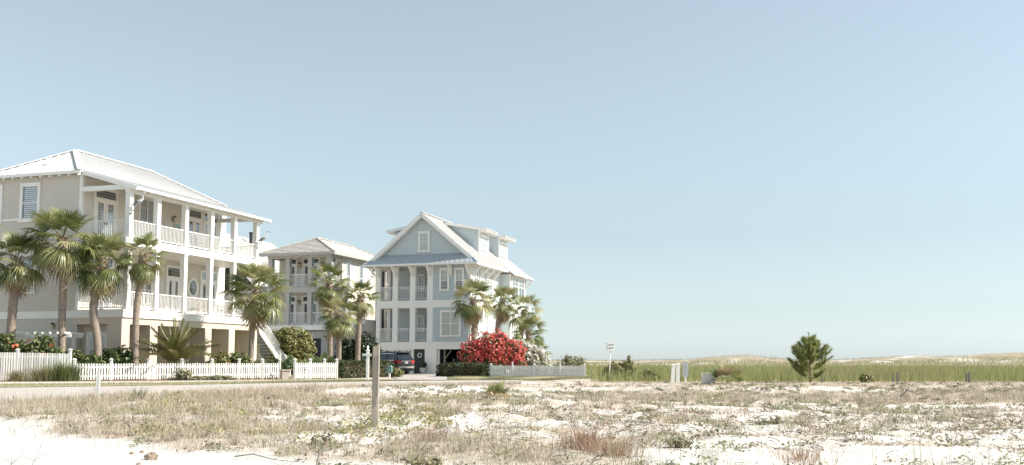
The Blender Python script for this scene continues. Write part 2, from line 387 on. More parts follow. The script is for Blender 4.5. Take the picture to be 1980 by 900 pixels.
def part(mb, name, m, parent, kind=None, smooth=False):
    o = mb.obj(name, m, parent, smooth)
    if kind: o["kind"] = kind
    return o
def window(H, pl, c, a0, a1, z0, z1, trim=.11, cols=1, mid=.5, blind='slats', room=None, tm=None, muntin=0, off=0.0, lower='slats'):
    w = MB(); o1 = off + .07
    w.w(pl, c, a0, a1, z1 - trim, z1, off, o1); w.w(pl, c, a0 - .03, a1 + .03, z0, z0 + trim * .8, off, o1 + .03)
    w.w(pl, c, a0, a0 + trim, z0 + trim * .8, z1 - trim, off, o1 - .002); w.w(pl, c, a1 - trim, a1, z0 + trim * .8, z1 - trim, off, o1 - .002)
    W_ = part(w, "window", tm or M_white, H)
    i0, i1, j0, j1 = a0 + trim, a1 - trim, z0 + trim * .8, z1 - trim
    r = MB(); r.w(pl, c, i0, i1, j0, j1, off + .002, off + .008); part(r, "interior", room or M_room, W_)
    s = MB(); step = (i1 - i0) / cols; zm = j0 + (j1 - j0) * mid
    for k in range(1, cols): s.w(pl, c, i0 + k * step - .035, i0 + k * step + .035, j0, j1, off + .03, off + .058)
    if mid: s.w(pl, c, i0, i1, zm - .025, zm + .025, off + .031, off + .056)
    if muntin:
        for k in range(cols):
            for q in range(1, muntin): s.w(pl, c, i0 + step * (k + q / muntin) - .012, i0 + step * (k + q / muntin) + .012, zm + .03, j1, off + .036, off + .05)
            s.w(pl, c, i0 + step * k, i0 + step * (k + 1), (zm + j1) / 2 - .012, (zm + j1) / 2 + .012, off + .035, off + .051)
    s.w(pl, c, i0, i1, j1 - .03, j1 + .001, off + .03, off + .055); part(s, "sash", tm or M_white, W_)
    for k in range(cols):
        g = MB(); g.w(pl, c, i0 + k * step + .01, i0 + (k + 1) * step - .01, j0, j1, off + .040, off + .044); part(g, "pane", M_glass, W_)
    if blind:
        b = MB()
        if blind == 'slats':
            zz = j0 + .05
            while zz < j1 - .03:
                for k in range(cols):
                    b.w(pl, c, i0 + k * step + .10, i0 + (k + 1) * step - .07, zz, zz + .062, off + .012, off + .022)
                zz += .105
            part(b, "shutter_slats", M_blind, W_, "stuff")
        else:
            b.w(pl, c, i0 + .02, i1 - .02, j0 + (j1 - j0) * (0 if blind == 'full' else mid), j1, off + .012, off + .018); part(b, "roller_shade", M_shade, W_)
            if blind == 'half':
                s2 = MB(); zz = j0 + .05
                while zz < zm - .06: s2.w(pl, c, i0 + .05, i1 - .05, zz, zz + .05, off + .012, off + .02); zz += .12
                part(s2, "shutter_slats", M_blind, W_, "stuff")
    return W_
def french_door(H, pl, c, a0, a1, z0, z1, leaves=2, transom=.42, blind=False, split=False, glass0=.55, tm=None):
    T = tm or M_white; w = MB(); t = .13
    zt = z1 - t - transom - .10                                  # underside of the transom bar
    w.w(pl, c, a0, a1, z1 - t, z1, 0, .08); w.w(pl, c, a0, a0 + t, z0, z1 - t, 0, .078); w.w(pl, c, a1 - t, a1, z0, z1 - t, 0, .078)
    if transom: w.w(pl, c, a0 + t, a1 - t, zt, zt + .10, 0, .076)
    else: zt = z1 - t
    D = part(w, "french_door", T, H); i0, i1 = a0 + t, a1 - t; n = leaves; st = (i1 - i0) / n
    if transom:
        k = n if split else 1
        for q in range(k):
            x0 = i0 + (i1 - i0) * q / k + .04 * (k > 1); x1 = i0 + (i1 - i0) * (q + 1) / k - .04 * (k > 1)
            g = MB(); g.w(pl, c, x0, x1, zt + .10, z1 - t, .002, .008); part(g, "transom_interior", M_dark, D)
            g = MB(); g.w(pl, c, x0, x1, zt + .10, z1 - t, .040, .044); part(g, "transom_pane", M_glass, D)
    for k in range(n):
        x0, x1 = i0 + k * st + .012, i0 + (k + 1) * st - .012; s = .15; lz0 = z0 + .02
        m = MB(); m.w(pl, c, x0, x0 + s, lz0, zt, .01, .06); m.w(pl, c, x1 - s, x1, lz0, zt, .01, .06)
        m.w(pl, c, x0 + s, x1 - s, zt - .17, zt, .01, .058); m.w(pl, c, x0 + s, x1 - s, lz0, lz0 + .25, .01, .058)
        lf = part(m, "door_leaf", T, D)
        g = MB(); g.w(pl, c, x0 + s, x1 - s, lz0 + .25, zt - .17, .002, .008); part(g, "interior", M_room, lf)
        g = MB(); g.w(pl, c, x0 + s, x1 - s, lz0 + .25, zt - .17, .040, .044); part(g, "pane", M_glass, lf)
        if blind:
            b = MB(); zz = lz0 + .3
            while zz < zt - .24: b.w(pl, c, x0 + s + .02, x1 - s - .02, zz, zz + .066, .012, .02); zz += .105
            part(b, "shutter_slats", M_blind, lf, "stuff")
        h = MB(); hx = x1 - s * .5 if k % 2 == 0 else x0 + s * .5
        h.w(pl, c, hx - .02, hx + .02, z0 + 1.0, z0 + 1.14, .06, .085); part(h, "handle", M_black, lf)
    return D
def railing(H, p, q, z0, h, m, sp=.115, mid=False, bw=.028, name="railing"):
    p = Vector((p[0], p[1], 0)); q = Vector((q[0], q[1], 0)); d = q - p; L = d.length; d.normalize()
    r = MB(); r.bar((*p.xy, z0 + h), (*q.xy, z0 + h), .085, .05)
    R = part(r, name, m, H); n = int(L / sp); top = z0 + h - (.14 if mid else .02)
    bar_obj("bottom_rail", (*p.xy, z0 + .10), (*q.xy, z0 + .10), .05, .05, m, R)
    if mid: bar_obj("middle_rail", (*p.xy, z0 + h - .13), (*q.xy, z0 + h - .13), .04, .04, m, R)
    for i in range(n):
        a = p + d * (L * (i + .5) / n); bar_obj("baluster", (a.x, a.y, z0 + .12), (a.x, a.y, top), bw, bw, m, R)
    return R
def lantern(H, pl, c, a, z, s=1.0):
    m = MB(); m.w(pl, c, a - .05 * s, a + .05 * s, z - .06 * s, z + .12 * s, 0, .03)
    m.w(pl, c, a - .02 * s, a + .02 * s, z + .12 * s, z + .15 * s, .02, .16 * s)
    def P(x, y, zz): return {'F': (a + x, c - .13 * s - y, zz), 'S': (c + .13 * s + y, a + x, zz)}[pl]
    def ring(r, zz): return [P(r * math.cos(t * math.pi / 3), r * math.sin(t * math.pi / 3), zz) for t in range(6)]
    rs = [(.02, .22), (.11, .13), (.12, .11)]
    for (r0, z0), (r1, z1) in zip(rs, rs[1:]):
        A, B_ = ring(r0 * s, z + z0 * s), ring(r1 * s, z + z1 * s)
        for k in range(6): m.poly([A[k], A[(k + 1) % 6], B_[(k + 1) % 6], B_[k]])
    m.poly(ring(.07 * s, z - .16 * s)); l = part(m, "wall_lantern", M_black, H)
    g = MB(); A, B_ = ring(.10 * s, z + .10 * s), ring(.065 * s, z - .15 * s)
    for k in range(6): g.poly([A[k], A[(k + 1) % 6], B_[(k + 1) % 6], B_[k]])
    part(g, "lamp_glass", M_amber, l); return l
def seams(roof, m, lines, wd=.035, h=.04):
    for p, q in lines: bar_obj("roof_seam", p, q, wd, h, m, roof)

# ------------------------------------------------------------------ grey three-storey house with the long white porches
L = house("beach_house", "grey three-storey house with white roof and long white porches, nearest at left", 241, 50.0, 0.0)
VC = [0.0, 2.2, 4.6, 7.0, 9.35, 11.75]; VE = 12.2
m = MB(); m.box(-9.0, -3.0, 0, 12.9, 3.10, 10.62); wl_ = part(m, "wall", M_stucco, L)
m = MB(); siding(m, 'S', -3.0, 3.5, 6.72, .12, 12.8, .17); siding(m, 'S', -3.0, 7.12, 10.5, .12, 12.8, .17)
part(m, "siding", M_cream, L, "stuff")
for tb in (('S', -3.0, -.012, .14, 3.52, 10.66, -.14, .035), ('S', -3.0, 12.72, 12.92, 3.5, 10.6, -.1, .035), ('F', 0, -9.02, -2.96, 3.10, 3.48, 0, .03), ('F', 0, -9.0, -3.15, 8.30, 8.40, 0, .03)):
    m = MB(); m.w(*tb); part(m, "trim_board", M_white, L)
# ground storey: stucco wall, piers and the beam under the deck
m = MB(); m.box(-9.0, -3.0, .02, 12.9, -.1, 3.098); part(m, "ground_wall", M_stucco, L)
m = MB(); m.box(-2.998, -2.9, .3, 12.8, -.1, 2.78); part(m, "porch_wall", M_beige, L)
for i, v in enumerate(VC):
    m = MB(); m.box(-1.0 if i else -.85, .02, v - .33, v + .28, -.1, 2.765); part(m, "pier", M_beige, L)
m = MB(); m.box(-.5, .02, -.33, VE, 2.765, 3.10); m.box(-2.99, -.5, -.33, .12, 2.765, 3.10)
part(m, "beam", M_beige, L)
# decks
for z0, z1, nm in ((3.10, 3.48, "lower"), (6.76, 7.12, "upper")):
    m = MB(); m.box(-2.99, .10, -.35, VE + .12, z0 + .002, z1); part(m, "deck", M_white, L)
    m = MB(); m.box(-2.96, .04, -.30, VE + .05, z1, z1 + .03); part(m, "deck_floor", M_deck, L)
m = MB(); m.box(.10, .135, -.38, VE + .15, 7.03, 7.13); m.box(.10, .135, -.38, VE + .15, 3.40, 3.49); part(m, "fascia", M_white, L)
for v in VC:
    for z0, z1 in ((3.5, 6.76), (7.14, 9.62)):
        m = MB(); m.box(-.16, .12, v - .14, v + .14, z0, z1); m.box(-.19, .15, v - .17, v + .17, z0, z0 + .16); m.box(-.18, .14, v - .16, v + .16, z1 - .10, z1 - .002)
        part(m, "column", M_white, L)
for (za, h) in ((3.51, .90), (7.15, .90)):
    for a, b in zip(VC, VC[1:]): railing(L, (-.02, a + .16), (-.02, b - .16), za, h, M_white)
    railing(L, (-2.9, -.02), (-.18, -.02), za, h, M_white)
    railing(L, (-2.85, VE), (-.18, VE), za, h, M_white) if za > 5 else None
# porch beam, rafter tails, ceiling
m = MB(); m.box(-.14, .10, -.2, VE + .1, 9.44, 9.70); m.box(-2.98, -.14, -.13, .11, 9.62, 9.86); m.box(-2.98, -.14, VE - .12, VE + .1, 9.62, 9.86)
part(m, "porch_beam", M_white, L)
# roof: hipped main roof and the lower porch slope
E0, E1 = -.40, 12.75; UL, UR, UM = -9.2, -2.8, -6.0; RZ, EZ = 12.54, 10.70; PU, PZ = .52, 9.70
A1, A2 = (UM, 2.8, RZ), (UM, 9.4, RZ); c1, c2, c3, c4 = (UR, E0, EZ), (UR, E1, EZ), (UL, E1, EZ), (UL, E0, EZ)
m = MB(); t = .07
def slab(mb, pts, th=.07): mb.prism([Vector(p) - Vector((0, 0, th)) for p in pts], (0, 0, th))
for pts in ([c4, c1, A1], [c1, c2, A2, A1], [c2, c3, A2], [c3, c4, A1, A2]): slab(m, pts)
roof = part(m, "roof", M_roofw, L)
m = MB(); slab(m, [(UR - .05, -.16, EZ + .012), (PU, -.16, PZ), (PU, VE + .35, PZ), (UR - .05, VE + .35, EZ + .012)]); proof = part(m, "porch_roof", M_roofw, L)
ln = []
for i in range(20):
    u = UR - .16 - i * .32; top = min(UR - u, u - UL)
    if top > .15: ln.append(((u, E0, EZ + .02), (u, E0 + top, EZ + .02 + top * .575)))
v = -.1
while v < 12.5:
    tp = min(v - E0, 3.2, E1 - .15 - v)
    if tp > .1: ln.append(((UR - .02, v, EZ + .03), (UR - tp, v, EZ + .03 + tp * .575)))
    v += .28
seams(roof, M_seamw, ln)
v = -.1; ln = []
while v < VE + .3: ln.append(((PU, v, PZ + .015), (UR, v, EZ + .03))); v += .28
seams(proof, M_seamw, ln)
for a, b in ((A1, A2), (c1, A1), (c4, A1), (c2, A2)):
    bar_obj("ridge_cap", Vector(a) + Vector((0, 0, .05)), Vector(b) + Vector((0, 0, .05)), .30, .05, M_roofw, roof)
m = MB(); m.box(UL, UR + .02, E0 - .035, E0 + .02, EZ - .16, EZ - .02); m.box(PU - .02, PU + .03, -.2, VE + .36, PZ - .13, PZ - .005)
m.bar((UR - .02, -.19, EZ - .10), (PU + .02, -.19, PZ - .10), .05, .20); m.bar((UR - .02, VE + .37, EZ - .10), (PU + .02, VE + .37, PZ - .10), .05, .18)
part(m, "gutter", M_white, L)
for i in range(11): bar_obj("rafter_tail", (-2.95 - i * .6, E0, EZ - .20), (-2.95 - i * .6, .0, EZ - .06), .09, .13, M_white, L)
for i in range(21): bar_obj("rafter_tail", (.10, -.05 + i * .61, PZ - .01), (PU - .03, -.05 + i * .61, PZ - .13), .07, .12, M_white, L)
m = MB(); m.tube([(-6.0, .75, 11.35), (-6.0, .75, 11.72)], .06, 8); m.box(-6.2, -5.8, .6, .9, 11.26, 11.40); part(m, "roof_vent", M_white, roof)
# openings
window(L, 'F', 0, -6.92, -5.62, 8.18, 10.28, .17); window(L, 'F', 0, -9.45 + .6, -8.1, 8.18, 10.28, .17)
window(L, 'F', 0, -7.0, -5.7, 4.40, 6.5, .17)
french_door(L, 'S', -2.98, .85, 2.65, 7.14, 10.08, 2, .42, True)
window(L, 'S', -2.98, 4.42, 5.90, 7.55, 10.14, .14, 2, .38)
french_door(L, 'S', -2.98, 8.75, 10.33, 7.14, 10.14, 2, .42); french_door(L, 'S', -2.98, 10.40, 12.05, 7.14, 10.14, 2, .42, split=True)
french_door(L, 'S', -2.98, .9, 2.5, 3.5, 6.47, 2, .42, True); window(L, 'S', -2.98, 4.4, 5.85, 3.9, 6.48, .14, 2, .38, None)
french_door(L, 'S', -2.98, 7.0, 8.40, 3.5, 6.48, 2, .5); french_door(L, 'S', -2.98, 10.3, 12.08, 3.5, 6.46, 2, .42, split=True)
def oval(cy, cz, ry, rz, x0, x1, n=28, hole=None):
    mb = MB(); o = [(cy + ry * math.cos(2 * math.pi * i / n), cz + rz * math.sin(2 * math.pi * i / n)) for i in range(n)]
    if hole is None: mb.prism([(x0, y, z) for y, z in o], (x1 - x0, 0, 0)); return mb
    q = [(cy + hole[0] * math.cos(2 * math.pi * i / n), cz + hole[1] * math.sin(2 * math.pi * i / n)) for i in range(n)]
    for i in range(n):
        j = (i + 1) % n
        mb.hexa([(x0, *o[i]), (x0, *o[j]), (x0, *q[j]), (x0, *q[i]), (x1, *o[i]), (x1, *o[j]), (x1, *q[j]), (x1, *q[i])])
    return mb
ow = part(oval(9.55, 5.32, .50, .60, -2.98, -2.89, hole=(.36, .45)), "oval_window", M_white, L)
part(oval(9.55, 5.32, .36, .45, -2.976, -2.968), "interior", M_room, ow); part(oval(9.55, 5.32, .36, .45, -2.945, -2.941), "pane", M_glass, ow)
# ground-floor doors behind the piers, the end recess seen beside the wall
m = MB(); m.box(-2.9, -.9, .34, .40, -.1, 2.76); rw = part(m, "porch_wall", M_beige, L)
def panel_door(H, pl, c, a0, a1, z1, n=2):
    mb = MB(); mb.w(pl, c, a0, a1, z1 - .12, z1, 0, .06); mb.w(pl, c, a0, a0 + .12, 0, z1 - .12, 0, .06); mb.w(pl, c, a1 - .12, a1, 0, z1 - .12, 0, .06)
    D = part(mb, "garden_door", M_white, H); st = (a1 - a0 - .24) / n
    for k in range(n):
        x0 = a0 + .12 + k * st + .01; x1 = x0 + st - .02; lf = MB()
        lf.w(pl, c, x0, x1, .02, .75, .005, .04); lf.w(pl, c, x0, x0 + .1, .75, z1 - .12, .005, .04); lf.w(pl, c, x1 - .1, x1, .75, z1 - .12, .005, .04); lf.w(pl, c, x0 + .1, x1 - .1, z1 - .24, z1 - .12, .005, .039)
        lf = part(lf, "door_leaf", M_white, D); g = MB(); g.w(pl, c, x0 + .1, x1 - .1, .75, z1 - .24, .006, .012); part(g, "curtain", M_blind, lf)
        g = MB(); g.w(pl, c, (x0 + x1) / 2 - .02, (x0 + x1) / 2 + .02, .75, z1 - .24, .013, .03); part(g, "glazing_bar", M_white, lf)
        h = MB(); h.w(pl, c, x1 - .07, x1 - .03, 1.0, 1.16, .04, .06); part(h, "handle", M_black, lf)
    return D
panel_door(L, 'F', .34, -2.62, -1.28, 2.40)
panel_door(L, 'S', -2.9, 1.5, 2.6, 2.35, 1); panel_door(L, 'S', -2.9, 4.1, 5.4, 2.35); panel_door(L, 'S', -2.9, 8.3, 9.3, 2.35, 1)
lantern(L, 'F', 0.02, -4.45, 2.70, .9); lantern(L, 'S', -2.96, 7.5, 9.2, 1.0)
# stair down from the far end of the porch
m = MB(); s0, s1, zt, zb = 11.9, 15.9, 3.20, .05; sl_ = (zt - zb) / (s1 - s0)
m.bar((.03, s0, zt - .10), (.03, s1, zb - .02), .06, .32); m.bar((-1.25, s0, zt - .10), (-1.25, s1, zb - .02), .06, .32); part(m, "stair_stringer", M_white, L)
for i in range(16):
    v = s0 + .12 + i * .25; z = zt - (v - s0) * sl_ + .04; m = MB(); m.box(-1.22, .0, v - .15, v + .15, z - .02, z + .02); part(m, "stair_tread", M_white, L)
m = MB(); siding(m, 'F', 13.4, 0.3, 2.0, -2.2, -.6); siding(m, 'F', 12.4, 0.2, 3.0, -2.9, -1.3); part(m, "siding", M_cream, L, "stuff")
m = MB(); m.bar((.03, s0, zt + .9), (.03, 14.7, zt + .9 - (14.7 - s0) * sl_), .08, .06); m.bar((.03, s0, zt + .12), (.03, 14.7, zt + .12 - (14.7 - s0) * sl_), .05, .05)
m.bar((.03, 14.9, 1.55), (.03, s1 + .1, .95), .08, .06); R_ = part(m, "stair_rail", M_white, L)
for v, h in ((14.8, 1.65), (16.0, .95)): bar_obj("newel_post", (.03, v, -.1), (.03, v, h), .11, .11, M_white, R_)
for i in range(23):
    v = s0 + .1 + i * .12; z = zt - (v - s0) * sl_; bar_obj("baluster", (.03, v, z + .12), (.03, v, z + .89), .03, .03, M_white, R_)
for i in range(9):
    v = 14.95 + i * .12; bar_obj("baluster", (.03, v, max(0, zt - (v - s0) * sl_)), (.03, v, 1.52 - (v - 14.9) * .5), .03, .03, M_white, R_)
def in_house(H, u, v, z): return H.matrix_basis @ Vector((u, v, z))
# ------------------------------------------------------------------ pale blue house with gable and dormers
B = house("gabled_house", "pale blue three-storey house with steep gable, dormers and stacked porches", 909, 82.0, -.16)
BW = -8.44; BD = 14.6
m = MB()                          # ground storey, broken round the door and the garage mouth
m.box(BW, -5.04, 0, .3, -.1, 2.05); m.box(-4.02, -2.97, 0, .3, -.1, 2.05); m.box(-.42, 0, 0, .3, -.1, 2.05)
m.box(-5.04, -4.02, .22, .3, -.1, 2.05); m.box(BW, BW + .3, .3, BD, -.1, 2.05); m.box(-.3, 0, .3, BD, -.1, 2.05); m.box(-2.97, -2.8, .3, 7, -.1, 2.05); m.box(BW + .3, -.3, BD - .3, BD, -.1, 2.05)
part(m, "ground_wall", M_white, B)
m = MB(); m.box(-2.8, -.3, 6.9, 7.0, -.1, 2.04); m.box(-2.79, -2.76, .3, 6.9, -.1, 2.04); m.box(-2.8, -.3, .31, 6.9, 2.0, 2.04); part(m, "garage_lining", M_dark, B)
m = MB(); m.box(-2.55, -2.45, .6, .7, -.05, 1.98); m.bar((-2.5, .65, 1.2), (-1.9, .65, 1.95), .06, .06); m.box(-2.1, -2.03, 1.5, 1.6, -.05, 1.3); part(m, "garage_post", M_wood, B)
m = MB(); m.box(BW - .03, .03, -.03, .28, 2.05, 2.64); m.box(BW - .06, .06, -.06, .02, 2.30, 2.36); m.box(BW - .05, .05, -.05, .02, 2.58, 2.645)
m.box(BW - .03, .03, -.03, .28, 5.51, 6.11); m.box(BW - .06, .06, -.06, .02, 5.78, 5.84); m.box(BW - .05, .05, -.05, .02, 6.06, 6.115); part(m, "band_board", M_white, B)
m = MB()
for z0, z1 in ((2.645, 5.51), (6.115, 9.3)):
    m.box(-3.6, -.02, .02, BD, z0, z1)                    # room behind the shingle wall
    m.box(BW + .1, -3.62, 2.2, BD, z0, z1)                # room behind the porch
part(m, "wall", M_blue, B)
m = MB(); m.box(BW + .02, -3.62, .0, 2.19, 2.64, 2.70); m.box(BW + .02, -3.62, .0, 2.19, 6.11, 6.17); part(m, "porch_floor", M_deck, B)
for bx in ((.29, 5.47, 5.51), (.05, 9.0, 9.05)):
    m = MB(); m.box(BW + .02, -3.62, bx[0], 2.19, bx[1], bx[2]); part(m, "porch_ceiling", M_soffit, B)
# shingles on the front, laid course by course with staggered joints
sh = MB()
for z0, z1 in ((2.645, 5.51), (6.115, 9.28)):
    n = int((z1 - z0) / .19); h = (z1 - z0) / n
    for i in range(n):
        x = -3.32 + (-.11 if i % 2 else 0)
        while x < -.16:
            w_ = .17 + rnd.random() * .10; a = max(x, -3.32); b = min(x + w_ - .012, -.16)
            if b - a > .03:
                t0 = .026 + rnd.random() * .010; za = z0 + i * h + rnd.random() * .012
                sh.hexa([(a, .02, za), (a, .02 - t0, za), (b, .02 - t0, za), (b, .02, za), (a, .02, z0 + i * h + h), (a, .012, z0 + i * h + h), (b, .012, z0 + i * h + h), (b, .02, z0 + i * h + h)])
            x += w_
part(sh, "shingle_wall", M_shingle, B, "stuff")
m = MB(); siding(m, 'F', 2.2, 2.7, 5.47, BW + .1, -3.62); siding(m, 'F', 2.2, 6.17, 9.0, BW + .1, -3.62); part(m, "porch_siding", M_blue, B, "stuff")
m = MB(); siding(m, 'S', -.02, .3, 2.05, .2, BD); siding(m, 'S', -.02, 2.645, 5.51, .15, BD); siding(m, 'S', -.02, 6.115, 9.2, .15, BD); part(m, "siding", M_pale, B, "stuff")
m = MB(); m.box(-3.36, -3.12 - .2, -.02, .1, 2.645, 5.51); m.box(-3.36, -3.32, -.02, .1, 6.115, 9.2); m.box(-.18, .04, -.035, .02, 2.645, 5.51); m.box(-.18, .04, -.035, .02, 6.115, 9.2)
m.box(.0, .04, .02, .2, 2.645, 5.51); m.box(.0, .04, .02, .2, 6.115, 9.2); m.box(0, .03, .02, BD, 5.51, 6.11); m.box(0, .03, .02, BD, 2.05, 2.64); part(m, "corner_board", M_white, B)
PB = [(-8.5, -8.16), (-6.99, -6.54), (-5.40, -4.93), (-3.84, -3.34)]
for a, b in PB:
    for z0, z1 in ((2.645, 5.51), (6.115, 9.12)):
        m = MB(); m.box(a, b, -.01, .34, z0, z1); m.box(a - .03, b + .03, -.04, .37, z1 - .16, z1 - .002); m.box(a - .02, b + .02, -.03, .36, z0, z0 + .14); part(m, "porch_post", M_white, B)
for z0, h in ((2.70, 1.08), (6.17, 1.10)):
    for (a, b), (c, d) in zip(PB, PB[1:]): railing(B, (b, .14), (c, .14), z0, h, M_white, .145, True, .026)
    railing(B, (-8.3, .36), (-8.3, 2.1), z0, h, M_white, .145, True, .026)
    m = MB(); m.box(-8.42, -8.1, 1.95, 2.2, z0, z0 + 2.9); part(m, "porch_post", M_white, B)
window(B, 'F', 0.0, -2.72, -1.86, 6.88, 8.80, .16, 1, .42, 'half', None, None, 2, .02); window(B, 'F', 0.0, -1.40, -.54, 6.86, 8.78, .16, 1, .42, 'half', None, None, 2, .02)
window(B, 'F', 0.0, -2.64, -.81, 3.07, 5.28, .16, 2, .5, 'full', None, None, 2, .02)
for z0 in (2.70, 6.17):
    window(B, 'F', 2.18, -5.62, -4.95, z0 + .85, z0 + 2.35, .13, 1, .5, 'slats', M_dark)
    french_door(B, 'F', 2.18, -4.35, -3.62, z0, z0 + 2.35, 1, 0); lantern(B, 'F', 2.16, -4.65, z0 + 1.75, .9)
m = MB(); m.tube([(-6.9, 1.1, 9.0), (-6.9, 1.1, 8.85)], .05, 8)
for k in range(5): m.bar((-6.9, 1.1, 8.83), (-6.9 + .62 * math.cos(k * 1.257 + .2), 1.1 + .62 * math.sin(k * 1.257 + .2), 8.80), .13, .012)
part(m, "ceiling_fan", M_black, B)
for a, b in ((-8.07, -7.2), (-6.67, -5.6)):
    m = MB(); m.w('F', 0, a, b, 2.0, 2.04, 0, .04); m.w('F', 0, a, b, 1.18, 1.22, 0, .04); m.w('F', 0, a, a + .04, 1.2, 2.02, 0, .038); m.w('F', 0, b - .04, b, 1.2, 2.02, 0, .038); vv = part(m, "louvre_vent", M_white, B)
    for k in range(7): bar_obj("louvre_slat", (a + .04, -.02, 1.27 + k * .11), (b - .04, -.02, 1.27 + k * .11), .035, .05, M_white, vv)
lantern(B, 'F', 0, -5.34, 1.72, .9)
m = MB()
for k in range(5): m.box(-5.03 + k * .2, -4.85 + k * .2 + .012, .16, .21, 0, 2.04)
m.box(-5.03, -4.03, .14, .16, .9, 1.05); dd = part(m, "plank_door", M_ddoor, B)
m = MB(); m.tube([(-4.53 + .17 * math.cos(t * math.pi / 8), .13, 1.54 + .17 * math.sin(t * math.pi / 8)) for t in range(17)], .035, 6); part(m, "porthole_ring", M_white, dd)
# roofs
RX, RZ2 = -4.22, 13.48; SLP = .845; EZB = RZ2 - SLP * 5.12; E_R, E_L = .90, -9.34; F0, F1 = -.5, 13.2
m = MB(); slab(m, [(RX, F0, RZ2), (E_R, F0, EZB), (E_R, F1, EZB), (RX, F1, RZ2)], .1); slab(m, [(E_L, F0, EZB), (RX, F0, RZ2), (RX, F1, RZ2), (E_L, F1, EZB)], .1)
rf = part(m, "roof", M_roofg, B)
m = MB(); slab(m, [(-.6, 7.4, 10.47), (1.45, 7.4, 8.78), (1.45, 13.0, 8.78), (-.6, 13.0, 10.47)], .08); part(m, "bay_roof", M_roofg, B)
m = MB(); slab(m, [(-3.2, 13.0, 11.2), (1.0, 13.0, 9.0), (1.0, 15.0, 9.0), (-3.2, 15.0, 11.2)], .08); slab(m, [(-7.4, 13.0, 9.0), (-3.2, 13.0, 11.2), (-3.2, 15.0, 11.2), (-7.4, 15.0, 9.0)], .08); part(m, "rear_porch_roof", M_roofg, B)
ln = []; v = F0 + .2
while v < F1: ln.append(((RX, v, RZ2 + .015), (E_R, v, EZB + .015))); v += .42
seams(rf, M_roofg, ln, .03, .035)
bar_obj("ridge_cap", (RX, F0 - .02, RZ2 + .02), (RX, F1, RZ2 + .02), .3, .05, M_roofg, rf)
m = MB(); siding(m, 'F', .02, 9.25, 13.25, lambda z: RX - (RZ2 - .1 - z) / SLP + .05, lambda z: RX + (RZ2 - .1 - z) / SLP - .05, .17)
part(m, "gable_siding", M_blue, B, "stuff")
m = MB(); m.prism([(E_L + .9, .03, 9.2), (E_R - .9, .03, 9.2), (RX, .03, RZ2 - .16)], (0, 13.0, 0)); part(m, "gable_wall", M_blue, B)
m = MB()                          # barge boards
for s in (-1, 1):
    a = Vector((RX, F0 - .03, RZ2 - .17)); b = Vector((RX + s * 4.55, F0 - .03, RZ2 - .17 - SLP * 4.55)); m.bar(a, b, .06, .30)
    m.bar(a + Vector((0, .22, -.16)), b + Vector((-s * .25, .22, -.0)), .40, .05)
part(m, "barge_board", M_white, B)
# the low skirt roof across the front, hipped at its ends
SZ, SE, SV = 10.02, 9.16, -.95
m = MB(); slab(m, [(E_L - .02, SV, SE), (E_R + .02, SV, SE), (-.12, .02, SZ), (-8.32, .02, SZ)], .07); sk = part(m, "skirt_roof", M_roofb, B)
x = -9.1
while x < .8:
    t1 = 1.0
    if x > -.12: t1 = max(.05, 1 - (x + .12) / (E_R + .12))
    if x < -8.32: t1 = max(.05, 1 - (-8.32 - x) / (-8.32 - E_L))
    bar_obj("roof_seam", (x, SV, SE + .015), (x, SV + .97 * t1, SE + .015 + (SZ - SE) * t1), .03, .05, M_roofb, sk); x += .43
for a, b in (((-.12, .02, SZ), (E_R, SV, SE)), ((-8.32, .02, SZ), (E_L, SV, SE))): bar_obj("hip_cap", Vector(a) + Vector((0, 0, .03)), Vector(b) + Vector((0, 0, .03)), .14, .04, M_roofb, sk)
m = MB(); m.box(E_L, E_R, SV - .03, SV + .01, SE - .17, SE - .015); m.box(E_R - .005, E_R + .03, SV, F1, EZB - .2, EZB - .03); m.box(E_L - .03, E_L + .005, SV, F1, EZB - .2, EZB - .03); part(m, "fascia", M_white, B)
m = MB(); m.box(E_L + .05, E_R - .05, SV + .02, .05, SE - .12, SE - .09); m.box(0.0, E_R - .05, .05, F1 - .1, EZB - .15, EZB - .12); part(m, "soffit", M_soffit, B)
def bracket(H, base, d, s=.85):   # knee brace against the wall under an eave
    b = Vector(base); d = Vector(d); mb = MB(); y = Vector((0, 0, 1))
    mb.bar(b + d * .05, b + d * .05 - y * 1.05 * s, .15, .10); mb.bar(b - y * .06, b + d * .82 - y * .06, .15, .12); mb.bar(b + d * .08 - y * .98 * s, b + d * .76 - y * .12, .13, .11)
    return part(mb, "eave_bracket", M_white, H)
for x in (-8.33, -6.76, -5.16, -3.6, -1.68, -.12): bracket(B, (x, -.02, SE - .13), (0, -1, 0))
for v in (.3, 2.25, 3.9, 5.6): bracket(B, (0.02, v, EZB - .15), (1, 0, 0))
bracket(B, (-8.46, .1, EZB - .15), (-1, 0, 0))
window(B, 'F', .0, -4.66, -3.62, 10.18, 11.95, .17, 1, .5, 'full', None, None, 2, .02)
